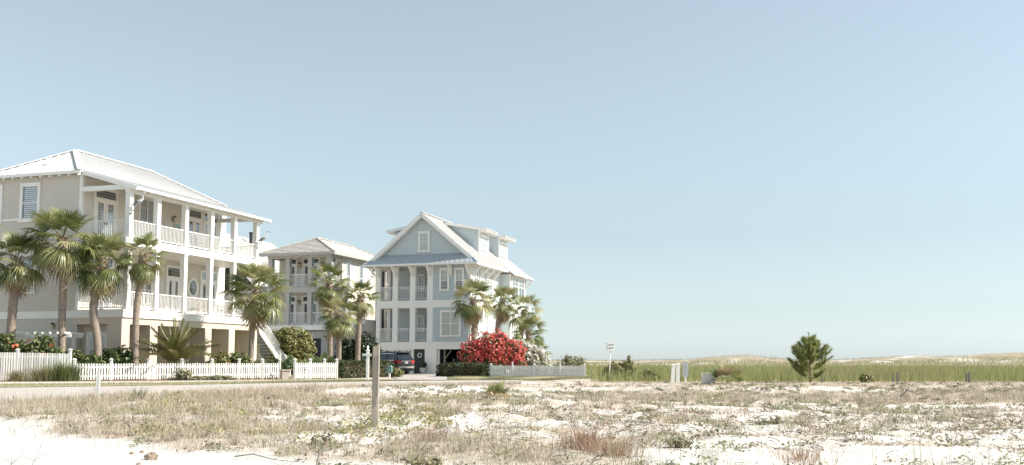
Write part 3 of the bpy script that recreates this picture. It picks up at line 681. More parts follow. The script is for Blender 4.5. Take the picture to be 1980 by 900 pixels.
# dormers
def dormer(v0, v1, uf, s, tz=12.45):
    mb = MB(); base = RZ2 - SLP * abs(uf - RX)
    mb.prism([(uf, v0, base - .05), (uf, v0, tz), (RX + s * .55, v0, tz + .72), (RX + s * .55, v0, RZ2 - SLP * .55 - .05)] if s > 0 else
             [(RX + s * .55, v0, RZ2 - SLP * .55 - .05), (RX + s * .55, v0, tz + .72), (uf, v0, tz), (uf, v0, base - .05)], (0, v1 - v0, 0))
    D = part(mb, "dormer", M_blue, B)
    mb = MB(); siding(mb, 'F', v0, base, tz + .6, (lambda z: min(uf - .1, RX + (RZ2 - z) / SLP)) if s < 0 else (lambda z: RX + max(.5, (RZ2 - z) / SLP)), (lambda z: uf - .1 - max(0, z - tz) / .19) if s > 0 else (lambda z: RX - max(.5, (RZ2 - z) / SLP)), .17) if s > 0 else \
        siding(mb, 'F', v0, base, tz + .6, lambda z: uf + .1 + max(0, z - tz) / .19, lambda z: RX - max(.5, (RZ2 - z) / SLP), .17)
    part(mb, "dormer_siding", M_blue, D, "stuff")
    mb = MB(); e = uf + s * .75
    pts = [(RX, v0 - .28, tz + .86), (e, v0 - .28, tz + .02), (e, v1 + .28, tz + .02), (RX, v1 + .28, tz + .86)]; slab(mb, pts if s > 0 else pts[::-1], .07)
    part(mb, "dormer_roof", M_roofg, D)
    mb = MB(); mb.bar((RX + s * .6, v0 - .30, tz + .60), (e, v0 - .30, tz - .10), .05, .26); mb.bar((RX + s * .6, v1 + .30, tz + .60), (e, v1 + .30, tz - .10), .05, .26)
    mb.box(min(uf - .1, uf + .02) if s > 0 else uf - .02, uf + .035 if s > 0 else uf + .1, v0 - .035, v0 + .12, base, tz - .05); mb.box(min(uf, uf + s * .035), max(uf, uf + s * .035), v1 - .12, v1, base, tz - .05)
    mb.box(min(e, uf), max(e, uf), v0 - .25, v1 + .25, tz - .16, tz - .12); part(mb, "dormer_trim", M_white, D)
    for k in range(6): bar_obj("rafter_tail", (uf, v0 + .1 + k * (v1 - v0 - .2) / 5, tz - .2), (e - s * .05, v0 + .1 + k * (v1 - v0 - .2) / 5, tz - .2), .06, .08, M_white, D)
    if s > 0:
        w_ = window(B, 'S', uf, v0 + .28, v1 - .28, base + .30, tz - .42, .12, 3, .5, 'full', None, None, 2, .005); w_.parent = D; w_.name = "dormer_window"
    return D
dormer(3.75, 6.2, -.55, 1); dormer(9.2, 11.6, -.55, 1); dormer(2.7, 6.0, -8.0, -1)
# openings on the sunny side, the bay and the rear porch
window(B, 'S', -.02, 1.15, 1.75, 6.6, 8.9, .12, 1, .5, 'full', None, None, 2, .03); window(B, 'S', -.02, 3.95, 5.5, 6.6, 8.7, .12, 2, .5, 'full', None, None, 2, .03)
window(B, 'S', -.02, 3.75, 4.45, 3.2, 5.1, .12, 1, .5, 'full', None, None, 2, .03); window(B, 'S', -.02, 6.0, 6.7, 3.2, 5.1, .12, 1, .5, 'full', None, None, 2, .03)
window(B, 'S', -.02, 1.2, 1.9, 3.2, 5.1, .12, 1, .5, 'full', None, None, 2, .03)
m = MB(); m.box(-.03, .9, 8.0, 12.4, 2.0, 8.9); bay = part(m, "bay", M_blue, B)
m = MB(); siding(m, 'F', 8.0, 2.1, 8.8, .05, .82); siding(m, 'S', .9, 2.1, 8.8, 8.1, 12.3); part(m, "bay_siding", M_pale, bay, "stuff")
m = MB(); m.box(.80, .95, 7.965, 8.14, 2.0, 8.9); m.box(.86, .95, 12.25, 12.42, 2.0, 8.9); m.box(-.02, .95, 7.96, 12.4, 5.5, 6.1); part(m, "bay_trim", M_white, bay)
for a0, a1 in ((8.35, 10.15), (10.3, 12.1)):
    w_ = window(B, 'S', .9, a0, a1, 6.5, 8.75, .12, 2, .6, None, None, None, 2, .03); w_.parent = bay
    w_ = window(B, 'S', .9, a0 + .2, a1 - .2, 3.2, 5.1, .12, 2, .5, 'full', None, None, 2, .03); w_.parent = bay
m = MB(); m.box(-6, -.3, 13.2, 14.0, -.1, 9.0); part(m, "rear_wall", M_tan, B)
m = MB(); m.box(-1.4, .7, 14.61, 15.4, 5.7, 6.1); m.box(.1, .26, 14.7, 14.86, -.1, 5.7); m.box(.1, .26, 14.7, 14.86, 6.1, 9.0); part(m, "rear_porch", M_white, B)
railing(B, (.66, 14.65), (.66, 15.35), 6.1, 1.0, M_white); bracket(B, (.24, 14.78, 8.9), (1, 0, 0), .95)
railing(B, (.12, 1.0), (.12, 2.6), 6.4, .9, M_white, .12); m = MB(); m.box(0, .2, .95, 2.65, 6.25, 6.4); part(m, "balcony_floor", M_white, B)

# ------------------------------------------------------------------ tan house with the tiled hip roof, set back between the two
T = house("hip_roof_house", "tan house with weathered tiled hip roof and recessed porches, between the other two", 650, 88.0, -.05)
TL, TR, TD = -7.05, -.6, 13.0
m = MB(); m.box(TL, TR, 2.0, TD, 3.6, 10.45); part(m, "wall", M_tan, T)
m = MB(); siding(m, 'S', TR, 3.8, 10.4, 2.05, TD, .2); siding(m, 'F', 2.0, 7.62, 10.3, TL + .9, TR - .1, .2); siding(m, 'F', 2.0, 4.15, 7.0, TL + .9, TR - .1, .2); part(m, "siding", M_cream, T, "stuff")
m = MB(); m.box(TL, TR - .05, .35, TD, -.1, 3.6); part(m, "ground_wall", M_greyw, T)
m = MB(); siding(m, 'S', TR - .05, 0, 3.6, .5, TD, .2); part(m, "ground_siding", M_tan, T, "stuff")
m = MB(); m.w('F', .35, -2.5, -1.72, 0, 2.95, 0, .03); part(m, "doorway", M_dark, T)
lantern(T, 'F', .35, -1.28, 2.95, 1.2)
for z0, z1 in ((3.68, 4.14), (7.08, 7.60)):
    m = MB(); m.box(TL - .03, TR + .03, -.03, 2.2, z0, z1); m.box(TL - .06, TR + .06, -.06, 2.2, z1 - .06, z1 + .003); part(m, "deck", M_white if z0 < 5 else M_post, T)
for a, b in ((-7.02, -6.6), (-5.22, -4.8), (-2.98, -2.56), (-1.15, -.62)):
    for z0, z1 in ((4.145, 7.08), (7.605, 10.2)):
        m = MB(); m.box(a, b, 0, .42, z0, z1); part(m, "porch_column", M_post, T)
m = MB(); m.box(TL - .02, TR + .02, -.02, .45, 10.2, 10.5); m.box(TR - .4, TR + .02, .45, 2.0, 10.2, 10.5); m.box(TL, TL + .4, .45, 2.0, 10.2, 10.5); part(m, "porch_beam", M_post, T)
for zc in (10.42, 7.04):
    m = MB(); m.box(TL + .41, TR - .41, .46, 2.0, zc, zc + .03); part(m, "porch_ceiling", M_soffit, T)
for z0 in (4.14, 7.605):
    for a, b in ((-6.6, -5.22), (-4.8, -2.98), (-2.56, -1.15)): railing(T, (a, .2), (b, .2), z0, 1.1, M_white, .13, False, .03)
    railing(T, (TR - .2, .42), (TR - .2, 2.0), z0, 1.1, M_white, .13, False, .03)
    for a in (-6.0, -4.62, -3.7, -1.95): french_door(T, 'F', 1.98, a, a + .86, z0, z0 + 2.78, 1, .38)
    for a in (-4.9 + .04, -2.5): lantern(T, 'F', 1.97, a, z0 + 2.1, 1.3)
    m = MB()
    for a, b in ((-6.6, -6.5), (-4.8, -4.72), (-2.56, -2.48)): m.box(a, b, .05, .12, z0 + 1.9, z0 + 2.55)
    part(m, "shutter_tieback", M_teal, T)
for v0, z0, z1 in ((2.75, 7.4, 10.0), (5.4, 7.4, 10.0), (8.0, 9.1, 10.0), (3.0, 4.4, 6.6), (6.0, 4.4, 6.6)):
    window(T, 'S', TR, v0, v0 + .8, z0, z1, .1, 1, .5, None, None, None, 0, .02)
m = MB()                          # dark screened porch at the far side
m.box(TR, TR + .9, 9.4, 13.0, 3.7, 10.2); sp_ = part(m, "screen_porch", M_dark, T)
for v in (9.3, 10.6, 11.9, 13.0): bar_obj("screen_post", (TR + .95, v, -.1), (TR + .95, v, 10.2), .16, .12, M_tan, sp_)
for z in (4.0, 5.0, 7.4, 8.4): bar_obj("screen_rail", (TR + .95, 9.3, z), (TR + .95, 13.0, z), .1, .14, M_white, sp_)
# tiled hip roof, one stepped course after another
RE0, RE1, RL, RR, RMz, REz = -.65, 13.6, -7.72, .02, 12.32, 10.56; half = (RR - RL) / 2; nC = 11
def course(side, i, mb):
    a, b = i / nC, (i + 1) / nC + .012; za = REz + (RMz - REz) * a; zb = REz + (RMz - REz) * b; da, db = half * a, half * b; t = .075
    if side == 'F': lo = [(RL + da, RE0 + da), (RR - da, RE0 + da)]; hi = [(RR - db, RE0 + db), (RL + db, RE0 + db)]
    elif side == 'S': lo = [(RR - da, RE0 + da), (RR - da, RE1 - da)]; hi = [(RR - db, RE1 - db), (RR - db, RE0 + db)]
    elif side == 'K': lo = [(RR - da, RE1 - da), (RL + da, RE1 - da)]; hi = [(RL + db, RE1 - db), (RR - db, RE1 - db)]
    else: lo = [(RL + da, RE1 - da), (RL + da, RE0 + da)]; hi = [(RL + db, RE0 + db), (RL + db, RE1 - db)]
    P = [(*lo[0], za - .03), (*lo[1], za - .03), (*hi[0], zb - .03), (*hi[1], zb - .03)]
    Q = [(*lo[0], za + t), (*lo[1], za + t), (*hi[0], zb + .006), (*hi[1], zb + .006)]
    mb.hexa(P + Q)
m = MB(); m.box(RL + .1, RR - .1, RE0 + .1, RE1 - .1, REz - .06, REz - .02); troof = part(m, "roof", M_soffit, T)
for sd in 'FSKW':
    for i in range(nC):
        mb = MB(); course(sd, i, mb); part(mb, "tile_course", M_tile, troof)
ap1, ap2 = Vector((RL + half, RE0 + half, RMz)), Vector((RL + half, RE1 - half, RMz))
for a, b in ((Vector((RR, RE0, REz)), ap1), (Vector((RL, RE0, REz)), ap1), (ap1, ap2), (Vector((RR, RE1, REz)), ap2)):
    n = max(6, int((b - a).length / .42))
    for k in range(n):
        p = a.lerp(b, k / n) + Vector((0, 0, .10)); q = a.lerp(b, (k + 1.1) / n) + Vector((0, 0, .07)); bar_obj("hip_tile", p, q, .22, .07, M_tile, troof)
m = MB(); m.box(RL, RR, RE0 - .03, RE0 + .01, REz - .2, REz - .03); m.box(RR - .01, RR + .03, RE0, RE1, REz - .2, REz - .03); part(m, "fascia", M_post, T)
for i in range(14): bar_obj("rafter_tail", (RL + .3 + i * .55, RE0 + .02, REz - .16), (RL + .3 + i * .55, 0, REz - .12), .07, .1, M_white, T)
for i in range(18): bar_obj("rafter_tail", (RR - .03, RE0 + .3 + i * .75, REz - .16), (TR, RE0 + .3 + i * .75, REz - .12), .07, .1, M_white, T)
for v in (3.9, 8.2): 
    m = MB(); m.tube([(RR - 2.6, v, 11.5), (RR - 2.6, v, 12.1)], .06, 8); part(m, "vent_pipe", M_soffit, troof)

# ------------------------------------------------------------------ house farther back, only its metal roof in view
Nn = house("far_house", "house at the back whose grey metal roof shows behind the long porch", 440, 102.0, -.1)
m = MB(); m.box(-6.8, 6.8, -5.4, 10.9, -.1, 7.7); part(m, "wall", M_tan, Nn)
m = MB(); nz_, nr_, ne_, ue_, ve_ = 14.0, 7.9, 7.6, 7.4, 11.5
slab(m, [(0, -6, nz_), (ue_, -6, ne_), (ue_, ve_, ne_), (0, nr_, nz_)], .1); slab(m, [(-ue_, -6, ne_), (0, -6, nz_), (0, nr_, nz_), (-ue_, ve_, ne_)], .1); slab(m, [(ue_, ve_, ne_), (-ue_, ve_, ne_), (0, nr_, nz_)], .1)
nr = part(m, "roof", M_roofg, Nn)
v = -5.8; ln = []
while v < ve_ - .2:
    f = 0 if v < nr_ else (v - nr_) / (ve_ - nr_); ln.append(((ue_ * f, v, nz_ - (nz_ - ne_) * f + .02), (ue_, v, ne_ + .02))); v += .5
seams(nr, M_roofg, ln, .035, .05)
m = MB(); m.tube([(1.2, 1.9, 12.6), (1.2, 1.9, 14.3)], .17, 10); m.tube([(1.2, 1.9, 14.25), (1.2, 1.9, 14.4)], .22, 10); part(m, "flue_pipe", M_black, nr)
# ------------------------------------------------------------------ fences
def picket_fence(name, label, P, Q, h, sp, pw, posts, post_h, cap=True, tops=None):
    P = Vector(P); Q = Vector(Q); d = (Q - P); L_ = Vector((d.x, d.y, 0)).length; dirn = Vector((d.x, d.y, 0)).normalized(); nrm = Vector((dirn.y, -dirn.x, 0))
    F = thing(name, label, "fence", P, 0)
    def pt(s, z, o=0): return dirn * s + nrm * o + Vector((0, 0, d.z * s / L_ + z))
    for z in (.22, h - .16):
        bar_obj("rail", pt(0, z), pt(L_, z), .04, .09, M_fence, F)
    n = int(L_ / sp)
    for i in range(n + 1):
        s = i * L_ / n; j = rnd.uniform(-.006, .006); hh = h + (tops(s / L_) if tops else 0)
        pk = link("picket", unit_box(M_fence), F); b0 = pt(s, .05, .036); b1 = pt(s + j, hh + rnd.uniform(-.008, .008), .036 + j * .5) - b0
        pk.matrix_basis = Matrix(((b1.x, dirn.x * pw, nrm.x * .018, b0.x), (b1.y, dirn.y * pw, nrm.y * .018, b0.y), (b1.z, 0, 0, b0.z), (0, 0, 0, 1)))
    for s in posts:
        po = bar_obj("post", pt(s * L_, -.15, .0), pt(s * L_, post_h, 0), .11, .11, M_fence, F)
        if cap:
            c = MB(); b = pt(s * L_, post_h); c.box(b.x - .075, b.x + .075, b.y - .075, b.y + .075, b.z, b.z + .03)
            for k in range(4):
                a = [(-.07, -.07), (.07, -.07), (.07, .07), (-.07, .07)]; x0, y0 = a[k]; x1, y1 = a[(k + 1) % 4]
                c.poly([(b.x + x0, b.y + y0, b.z + .03), (b.x + x1, b.y + y1, b.z + .03), (b.x, b.y, b.z + .075)])
            co = c.obj("post_cap", M_fence, F)
    return F
picket_fence("picket_fence", "tall close-boarded white picket fence with hibiscus rising behind it, at the left edge", (-24.3, 44.9, gz(-24.3, 44.9)), (-20.35, 46.0, 0), 1.28, .105, .075, [.46, 1.0], 1.42, True, lambda t: .06 - .08 * t)
picket_fence("picket_fence", "long low white picket fence in front of the house with long porches", (-20.2, 46.15, 0), (-12.25, 52.7, 0), .80, .123, .072, [.0, .16, .33, .49, .64, .78, .905, 1.0], .98)
picket_fence("picket_fence", "short low white picket section in front of big paddle-leaved plants", (-10.95, 50.4, 0), (-9.15, 52.2, 0), .82, .118, .075, [0, .36, .70, 1.0], .98)
picket_fence("picket_fence", "white picket fence in shade beside the red flowering bush, pickets set tight", (-1.4, 62.04, gz(-1.4, 62.04)), (4.35, 59.9, gz(4.35, 59.9)),   .74, .135, .112, [.02, .25, .48, .75, 1.0], .80)
bf = bpy.data.objects["picket_fence.003"]
for s, hh in ((.25, .99), (.75, .99)):
    d = Vector((5.75, -2.14, 0)) * s; bar_obj("tall_post", (d.x, d.y - .08, -.1), (d.x, d.y - .08, hh), .09, .09, M_fence, bf)

# ------------------------------------------------------------------ letters built from strokes (flat print on small plates)
STROKES = {'S': [(1, 1, 0, 1), (0, 1, 0, .5), (0, .5, 1, .5), (1, .5, 1, 0), (1, 0, 0, 0)]}
def print_lines(parent, name, o, ex, ez, w, rows, m, ny, seed=1):  # rows of illegible small print
    r = random.Random(seed); mb = MB()
    for (z, h, f) in rows:
        x = -w / 2 + r.uniform(.0, .02)
        while x < w / 2 * f:
            l = r.uniform(.02, .05); a = Vector(o) + Vector(ex) * x + Vector((0, 0, z)); b = Vector(o) + Vector(ex) * min(x + l, w / 2) + Vector((0, 0, z))
            mb.bar(a + Vector(ny) * .004, b + Vector(ny) * .004, .002, h); x += l + .014
    p = part(mb, name, m, parent); p["kind"] = "stuff"; return p
def small_plate(label, p, face, w, h, hgt):
    S = thing("yard_sign", label, "sign", p, face)
    m = MB(); m.box(-w / 2, w / 2, -.008, .008, hgt, hgt + h); part(m, "plate", M_fence, S)
    m = MB(); m.box(-w / 2 + .02, w / 2 - .02, -.011, -.0085, hgt + h * .72, hgt + h * .95); part(m, "mint_band", M_mint, S)
    print_lines(S, "lettering", (0, -.010, hgt), (1, 0, 0), 0, w * .8, [(h * .5, .018, 1), (h * .28, .014, .7)], M_teal, (0, -1, 0), 3)
    if hgt > .05:
        m = MB(); m.box(-.012, .012, -.006, .006, -.1, hgt); part(m, "stake", M_fence, S)
    return S
fa = math.atan2(6.55, 7.95)
def on_fence(t, o=.12): return (-20.2 + 7.95 * t + math.sin(fa) * o, 46.15 + 6.55 * t - math.cos(fa) * o, .0)
small_plate("small white and mint yard sign low before the fence, left of the low shrub", on_fence(.405), fa * .4, .26, .16, .10)
small_plate("small white and mint sign plate on the low fence by its right end", on_fence(.965, .09), fa, .26, .15, .18)
small_plate("small mint and white plate high on the short picket section", (-10.43, 50.78, 0), .6, .22, .14, .52)

# ------------------------------------------------------------------ posts and signs along the road
p = at(710.5, 735, 46.6); S = thing("street_post", "slim white street post with finial and small name board, before the hedge", "post", (p.x, p.y, gz(p.x, p.y)))
m = MB(); m.box(-.065, .065, -.065, .065, -.2, 1.40); m.box(-.085, .085, -.085, .085, 1.40, 1.44); part(m, "shaft", M_fence, S)
m = MB()
prof = [(.045, 1.44), (.06, 1.48), (.03, 1.51), (.062, 1.55), (.05, 1.60), (.015, 1.66)]
for (r0, z0), (r1, z1) in zip(prof, prof[1:]):
    for k in range(8):
        a, b = k * math.pi / 4, (k + 1) * math.pi / 4
        m.poly([(r0 * math.cos(a), r0 * math.sin(a), z0), (r0 * math.cos(b), r0 * math.sin(b), z0), (r1 * math.cos(b), r1 * math.sin(b), z1), (r1 * math.cos(a), r1 * math.sin(a), z1)])
part(m, "finial", M_fence, S)
m = MB(); m.box(-.24, .18, -.085, -.066, 1.16, 1.27); part(m, "name_board", M_fence, S)
m = MB(); m.box(-.21, .13, -.089, -.0855, 1.185, 1.245); part(m, "mint_panel", M_mint, S)

p = gp(726, 18.3); S = thing("wooden_post", "tall weathered square wooden post standing alone in the dune", "post", p)
m = MB(); s = .058
m.hexa([(-s - .012, -s, -.3), (s - .012, -s, -.3), (s - .012, s, -.3), (-s - .012, s, -.3), (-s + .004, -s + .004, 1.46), (s + .004, -s + .006, 1.49), (s + .002, s, 1.495), (-s + .003, s, 1.465)])
part(m, "post_shaft", M_wood, S)
for x, w in ((-.02, .006), (.025, .004), (.045, .005)):
    bar_obj("crack", (x - .01, -s - .0005, .2 + abs(x) * 8), (x + .003, -s + .002, 1.30), .004, w, M_greypost, S)
p = gp(188, 25.6); S = thing("survey_stake", "short white stake in the dry grass before the left fence", "stake", p)
m = MB(); m.hexa([(-.048, -.02, -.2), (.048, -.02, -.2), (.048, .02, -.2), (-.048, .02, -.2), (-.040, -.018, .63), (.055, -.018, .64), (.055, .018, .64), (-.040, .018, .63)]); part(m, "stake_board", M_fence, S)

# mailbox
p = at(753, 727, 60.5); S = thing("mailbox", "teal mailbox on a white post beside the black car", "mailbox", (p.x, p.y, gz(p.x, p.y)), rad(-10)); S.scale = (.68, .68, .80)
m = MB(); m.box(-.08, .08, -.08, .08, -.2, .42); part(m, "post", M_fence, S)
m = MB(); N_ = 10; pr = [(-.21, .40), (.21, .40)] + [(.21 * math.cos(a), .86 + .10 * math.sin(a)) for a in np.linspace(0, math.pi, N_)]
m.prism([(x, -.22, z) for x, z in pr], (0, .5, 0)); part(m, "box", M_teal, S)
m = MB(); pr = [(-.19, .44), (.19, .44)] + [(.19 * math.cos(a), .84 + .09 * math.sin(a)) for a in np.linspace(0, math.pi, N_)]; m.prism([(x, -.245, z) for x, z in pr], (0, .024, 0)); dr = part(m, "door", M_teal, S)
m = MB(); m.box(-.09, .09, -.252, -.246, .50, .53); m.box(-.035, .035, -.252, -.246, .57, .60); m.tube([(.055 * math.cos(a), -.25, .62 + .04 * math.sin(a)) for a in np.linspace(0, math.pi, 8)], .012, 6); m.box(-.06, .06, -.252, -.246, .86, .91); part(m, "crest", M_mint, dr)
m = MB(); m.box(.21, .225, -.1, .0, .80, .86); part(m, "flag", M_fence, S)

# ------------------------------------------------------------------ cars
def carpaint(name, col):
    q = mat(name, col, .22, .1, 2.0); q.node_tree.nodes["Principled BSDF"].inputs['Coat Weight'].default_value = .8; return q
M_carblack = carpaint("black_car_paint", (.012, .013, .016)); M_carsilver = carpaint("silver_car_paint", (.30, .31, .32))
M_carglass = mat("dark_car_glass", (.01, .012, .015), .05, .1, 2.0, spec=.8); M_red = mat("tail_lamp_red", (.55, .02, .02), .25, .2, 14.0)
M_chrome = mat("chrome_trim", (.62, .63, .65), .18, .05, 4.0, metal=.9); M_silver = mat("silver_bumper", (.48, .47, .45), .35, .06, 5.0, metal=.4)
M_plate = mat("number_plate", (.62, .66, .68), .5, .06, 9.0)
def loft(mb, secs):               # closed loops of equal length
    n = len(secs[0]); base = len(mb.v)
    for s in secs: mb.v += [tuple(p) for p in s]
    for i in range(len(secs) - 1):
        for k in range(n):
            k2 = (k + 1) % n; mb.f.append((base + i * n + k, base + (i + 1) * n + k, base + (i + 1) * n + k2, base + i * n + k2))
    mb.f.append(tuple(base + k for k in range(n))); mb.f.append(tuple(base + (len(secs) - 1) * n + k for k in range(n - 1, -1, -1)))
def suv(label, pos, rz, paint):
    S = thing("parked_car", label, "car", pos, rz)          # local +x is forward, the rear sits at x = -2.45
    def sec(x, zb, zs, hw, zt=None, tw=None):
        zt = zt if zt else zs; r = .10
        return [(x, -hw + .06, zb), (x, -hw, zb + .12), (x, -hw - .01, (zb + zs) / 2), (x, -hw + .03, zs - r), (x, -hw + .10, zs), (x, hw - .10, zs), (x, hw - .03, zs - r), (x, hw + .01, (zb + zs) / 2), (x, hw, zb + .12), (x, hw - .06, zb)]
    m = MB(); loft(m, [sec(-2.44, .52, .98, .78), sec(-2.36, .40, 1.04, .88), sec(-2.0, .30, 1.08, .95), sec(-1.0, .27, 1.06, .97), sec(.6, .27, 1.03, .97), sec(1.1, .27, 1.06, .96), sec(1.9, .32, 1.00, .93), sec(2.3, .38, .92, .84), sec(2.45, .5, .78, .70)])
    part(m, "body", paint, S, smooth=True)
    def cab(x, z, hw): return [(x, -hw, z), (x, hw, z)]
    m = MB()                      # cabin: side outline swept inwards to the roof
    lo = [(-2.36, 1.0), (-1.0, 1.02), (.5, 1.02), (1.15, 1.02)]; hi = [(-2.02, 1.66), (-1.0, 1.73), (.1, 1.70), (.45, 1.62)]
    loft(m, [[(x0, -.90, z0), (x1, -.72, z1 - .07), (x1, -.60, z1), (x1, .60, z1), (x1, .72, z1 - .07), (x0, .90, z0)] for (x0, z0), (x1, z1) in zip(lo, hi)]); cb = part(m, "cabin", paint, S, smooth=False)
    for s in (-1, 1):
        m = MB()                  # side glass in one dark band, three lights
        for x0, x1, t0, t1 in ((-2.02, -1.25, -1.86, -1.22), (-1.17, -.30, -1.14, -.27), (-.22, .78, -.19, .26)):
            q = [(x0, s * .905, 1.08), (x1, s * .905, 1.08), (t1, s * .775, 1.54), (t0, s * .775, 1.54)]
            m.prism(q if s < 0 else q[::-1], (0, s * .012, 0))
        part(m, "side_glass", M_carglass, S)
        m = MB(); m.bar((-2.05, s * .925, 1.06), (.85, s * .925, 1.06), .02, .03); m.bar((-2.05, s * .925, 1.06), (-1.90, s * .79, 1.57), .02, .035); m.bar((-1.90, s * .79, 1.57), (.26, s * .79, 1.57), .02, .025); part(m, "window_trim", M_chrome, S)
        m = MB(); m.bar((-1.85, s * .62, 1.76), (.05, s * .62, 1.78), .05, .04)
        for x in (-1.8, -.9, 0): m.box(x - .05, x + .05, s * .62 - .03, s * .62 + .03, 1.68, 1.75)
        part(m, "roof_rail", M_black, S)
        m = MB(); m.hexa([(-2.46, s * .48, .86), (-2.46, s * .82, .86), (-2.10, s * .965, .90), (-2.3, s * .5, .86), (-2.44, s * .48, 1.02), (-2.40, s * .83, 1.06), (-2.05, s * .955, 1.03), (-2.3, s * .5, 1.04)]); part(m, "tail_lamp", M_red, S)
        for x in (-1.45, 1.45):
            m = MB(); m.tube([(x, s * .74, .36), (x, s * .97, .36)], .36, 20); wh = part(m, "wheel", M_tyre, S)
            m = MB(); m.tube([(x, s * .965, .36), (x, s * .985, .36)], .23, 16); part(m, "rim", M_silver, wh)
    m = MB(); q = [(-2.372, -.78, 1.06), (-2.372, .78, 1.06), (-2.06, .64, 1.60), (-2.06, -.64, 1.60)]; m.prism(q, (-.014, 0, .006)); part(m, "rear_glass", M_carglass, S)
    m = MB(); m.box(-2.25, -2.0, -.62, .62, 1.64, 1.69); part(m, "spoiler", paint, S)
    m = MB(); m.bar((-2.30, -.1, 1.12), (-2.22, .35, 1.20), .02, .02); part(m, "wiper", M_black, S)
    m = MB(); loft(m, [[(-2.5, -.7, .46), (-2.52, -.7, .60), (-2.40, -.7, .62), (-2.38, -.7, .44)], [(-2.54, 0, .46), (-2.56, 0, .60), (-2.4, 0, .62), (-2.38, 0, .44)], [(-2.5, .7, .46), (-2.52, .7, .60), (-2.4, .7, .62), (-2.38, .7, .44)]]); m.bar((-2.5, -.72, .54), (-2.0, -.97, .50), .05, .15); m.bar((-2.5, .72, .54), (-2.0, .97, .50), .05, .15); part(m, "bumper", M_silver, S)
    m = MB(); m.box(-2.462, -2.445, -.5, .5, .985, 1.02); part(m, "tailgate_chrome", M_chrome, S)
    m = MB(); m.box(-2.468, -2.44, -.16, .16, .80, .95); pl = part(m, "number_plate", M_plate, S)
    m = MB()
    for k in range(6): m.box(-2.471, -2.4685, -.13 + k * .045, -.10 + k * .045, .84, .90)
    part(m, "plate_print", M_teal, pl)
    m = MB(); m.box(-2.4, 2.3, -.75, .75, .24, .40); part(m, "underbody", M_tyre, S)
    for s in (-1, 1):
        m = MB(); m.box(.55, .72, s * .95, s * 1.12, 1.08, 1.22); part(m, "mirror", paint, S)
        m = MB(); m.hexa([(2.2, s * .55, .74), (2.42, s * .5, .74), (2.3, s * .80, .74), (2.0, s * .86, .76), (2.2, s * .55, .88), (2.38, s * .5, .86), (2.26, s * .80, .88), (2.0, s * .86, .90)]); part(m, "head_lamp", M_plate, S)
    return S
pc = at(783, 727, 76.2); hd = rad(90 + 47)
suv("black sport utility car seen from behind on the driveway", (pc.x + 2.3 * math.cos(hd), pc.y + 2.3 * math.sin(hd), gz(pc.x, pc.y) + .045), hd, M_carblack)
g_ = in_house(B, -1.55, 3.6, .0); suv("silver car parked deep in the dark garage", (g_.x, g_.y, -.16), rad(-90) - HA, M_carsilver)

# pot with a plant by the plank door, set down later with leaves
p = in_house(B, -3.95, -.45, 0); POT = thing("plant_pot", "grey glazed pot with a small green plant beside the dark plank door", "pot", (p.x, p.y, gz(p.x, p.y) + .04))
m = MB(); m.tube([(0, 0, 0), (0, 0, .12), (0, 0, .40), (0, 0, .46), (0, 0, .44)], [.20, .25, .33, .36, .28], 14); part(m, "vessel", mat("grey_blue_glaze", (.27, .31, .33), .35, .15, 4.0), POT)

# ------------------------------------------------------------------ out on the dune to the right
p = gp(1178, 47.0); S = thing("martin_house", "white martin birdhouse on a thin tall pole", "birdhouse", p, rad(8))
m = MB(); m.tube([(0, 0, -.2), (.06, 0, 1.50)], .026, 8); part(m, "pole", M_fence, S)
for z in (1.46, 1.61):
    m = MB(); m.box(-.08, .22, -.13, .13, z + .012, z + .13); fl = part(m, "nest_box", M_fence, S)
    m = MB(); m.box(-.11, .25, -.17, .15, z, z + .011); part(m, "landing", M_soffit, fl)
    for k in range(3):
        m = MB(); c = -.02 + k * .09; m.prism([(c + .028 * math.cos(q), -.132, z + .065 + .028 * math.sin(q)) for q in np.linspace(0, 2 * math.pi, 9)[:-1]], (0, .003, 0)); part(m, "entrance", M_black, fl)
m = MB(); m.prism([(-.12, -.16, 1.742), (-.12, .16, 1.742), (-.12, 0, 1.81)], (.38, 0, 0)); part(m, "roof", M_greyw, S)
p = gp(1196, 49.0); S = thing("low_bench", "low dark wooden bench in the grass under the birdhouse", "bench", p, rad(-4))
for y in (-.18, 0, .18): bar_obj("seat_plank", (-.75, y, .36), (.9, y, .36), .15, .045, M_greypost, S)
for x in (-.6, .75): bar_obj("leg", (x, -.2, -.1), (x, -.2, .34), .08, .08, M_greypost, S); bar_obj("leg", (x, .2, -.1), (x, .2, .34), .08, .08, M_greypost, S)
for (px, hgt, lean, lab) in ((1299.5, .76, .075, "left of two white marker posts, shorter and leaning right"), (1310, .80, .04, "taller right-hand one of two white marker posts on the dune")):
    p = gp(px, 41.8); S = thing("marker_post", lab, "post", p)
    m = MB(); w = .075; m.hexa([(-w, -.05, -.2), (w, -.05, -.2), (w, .05, -.2), (-w, .05, -.2), (-w + lean, -.05, hgt), (w + lean, -.05, hgt - .0), (w + lean, .05, hgt), (-w + lean, .05, hgt)]); pb = part(m, "post_board", M_fence, S)
    m = MB(); m.hexa([(-w - .01 + lean, -.06, hgt), (w + .01 + lean, -.06, hgt), (w + .01 + lean, .06, hgt), (-w - .01 + lean, .06, hgt), (-w * .4 + lean, -.03, hgt + .05), (w * .4 + lean, -.03, hgt + .05), (w * .4 + lean, .03, hgt + .05), (-w * .4 + lean, .03, hgt + .05)]); part(m, "cap", M_fence, S)
p = gp(1325.5, 42.2); S = thing("notice_board", "grey notice board with fine print on a white post in the dune", "sign", p)
m = MB(); m.box(-.04, .05, -.04, .04, -.2, .32); m.box(.08, .13, .02, .06, .28, .74); part(m, "post", M_fence, S)
M_notice = mat("faded_notice", (.50, .52, .54), .7, .05, 6.0)
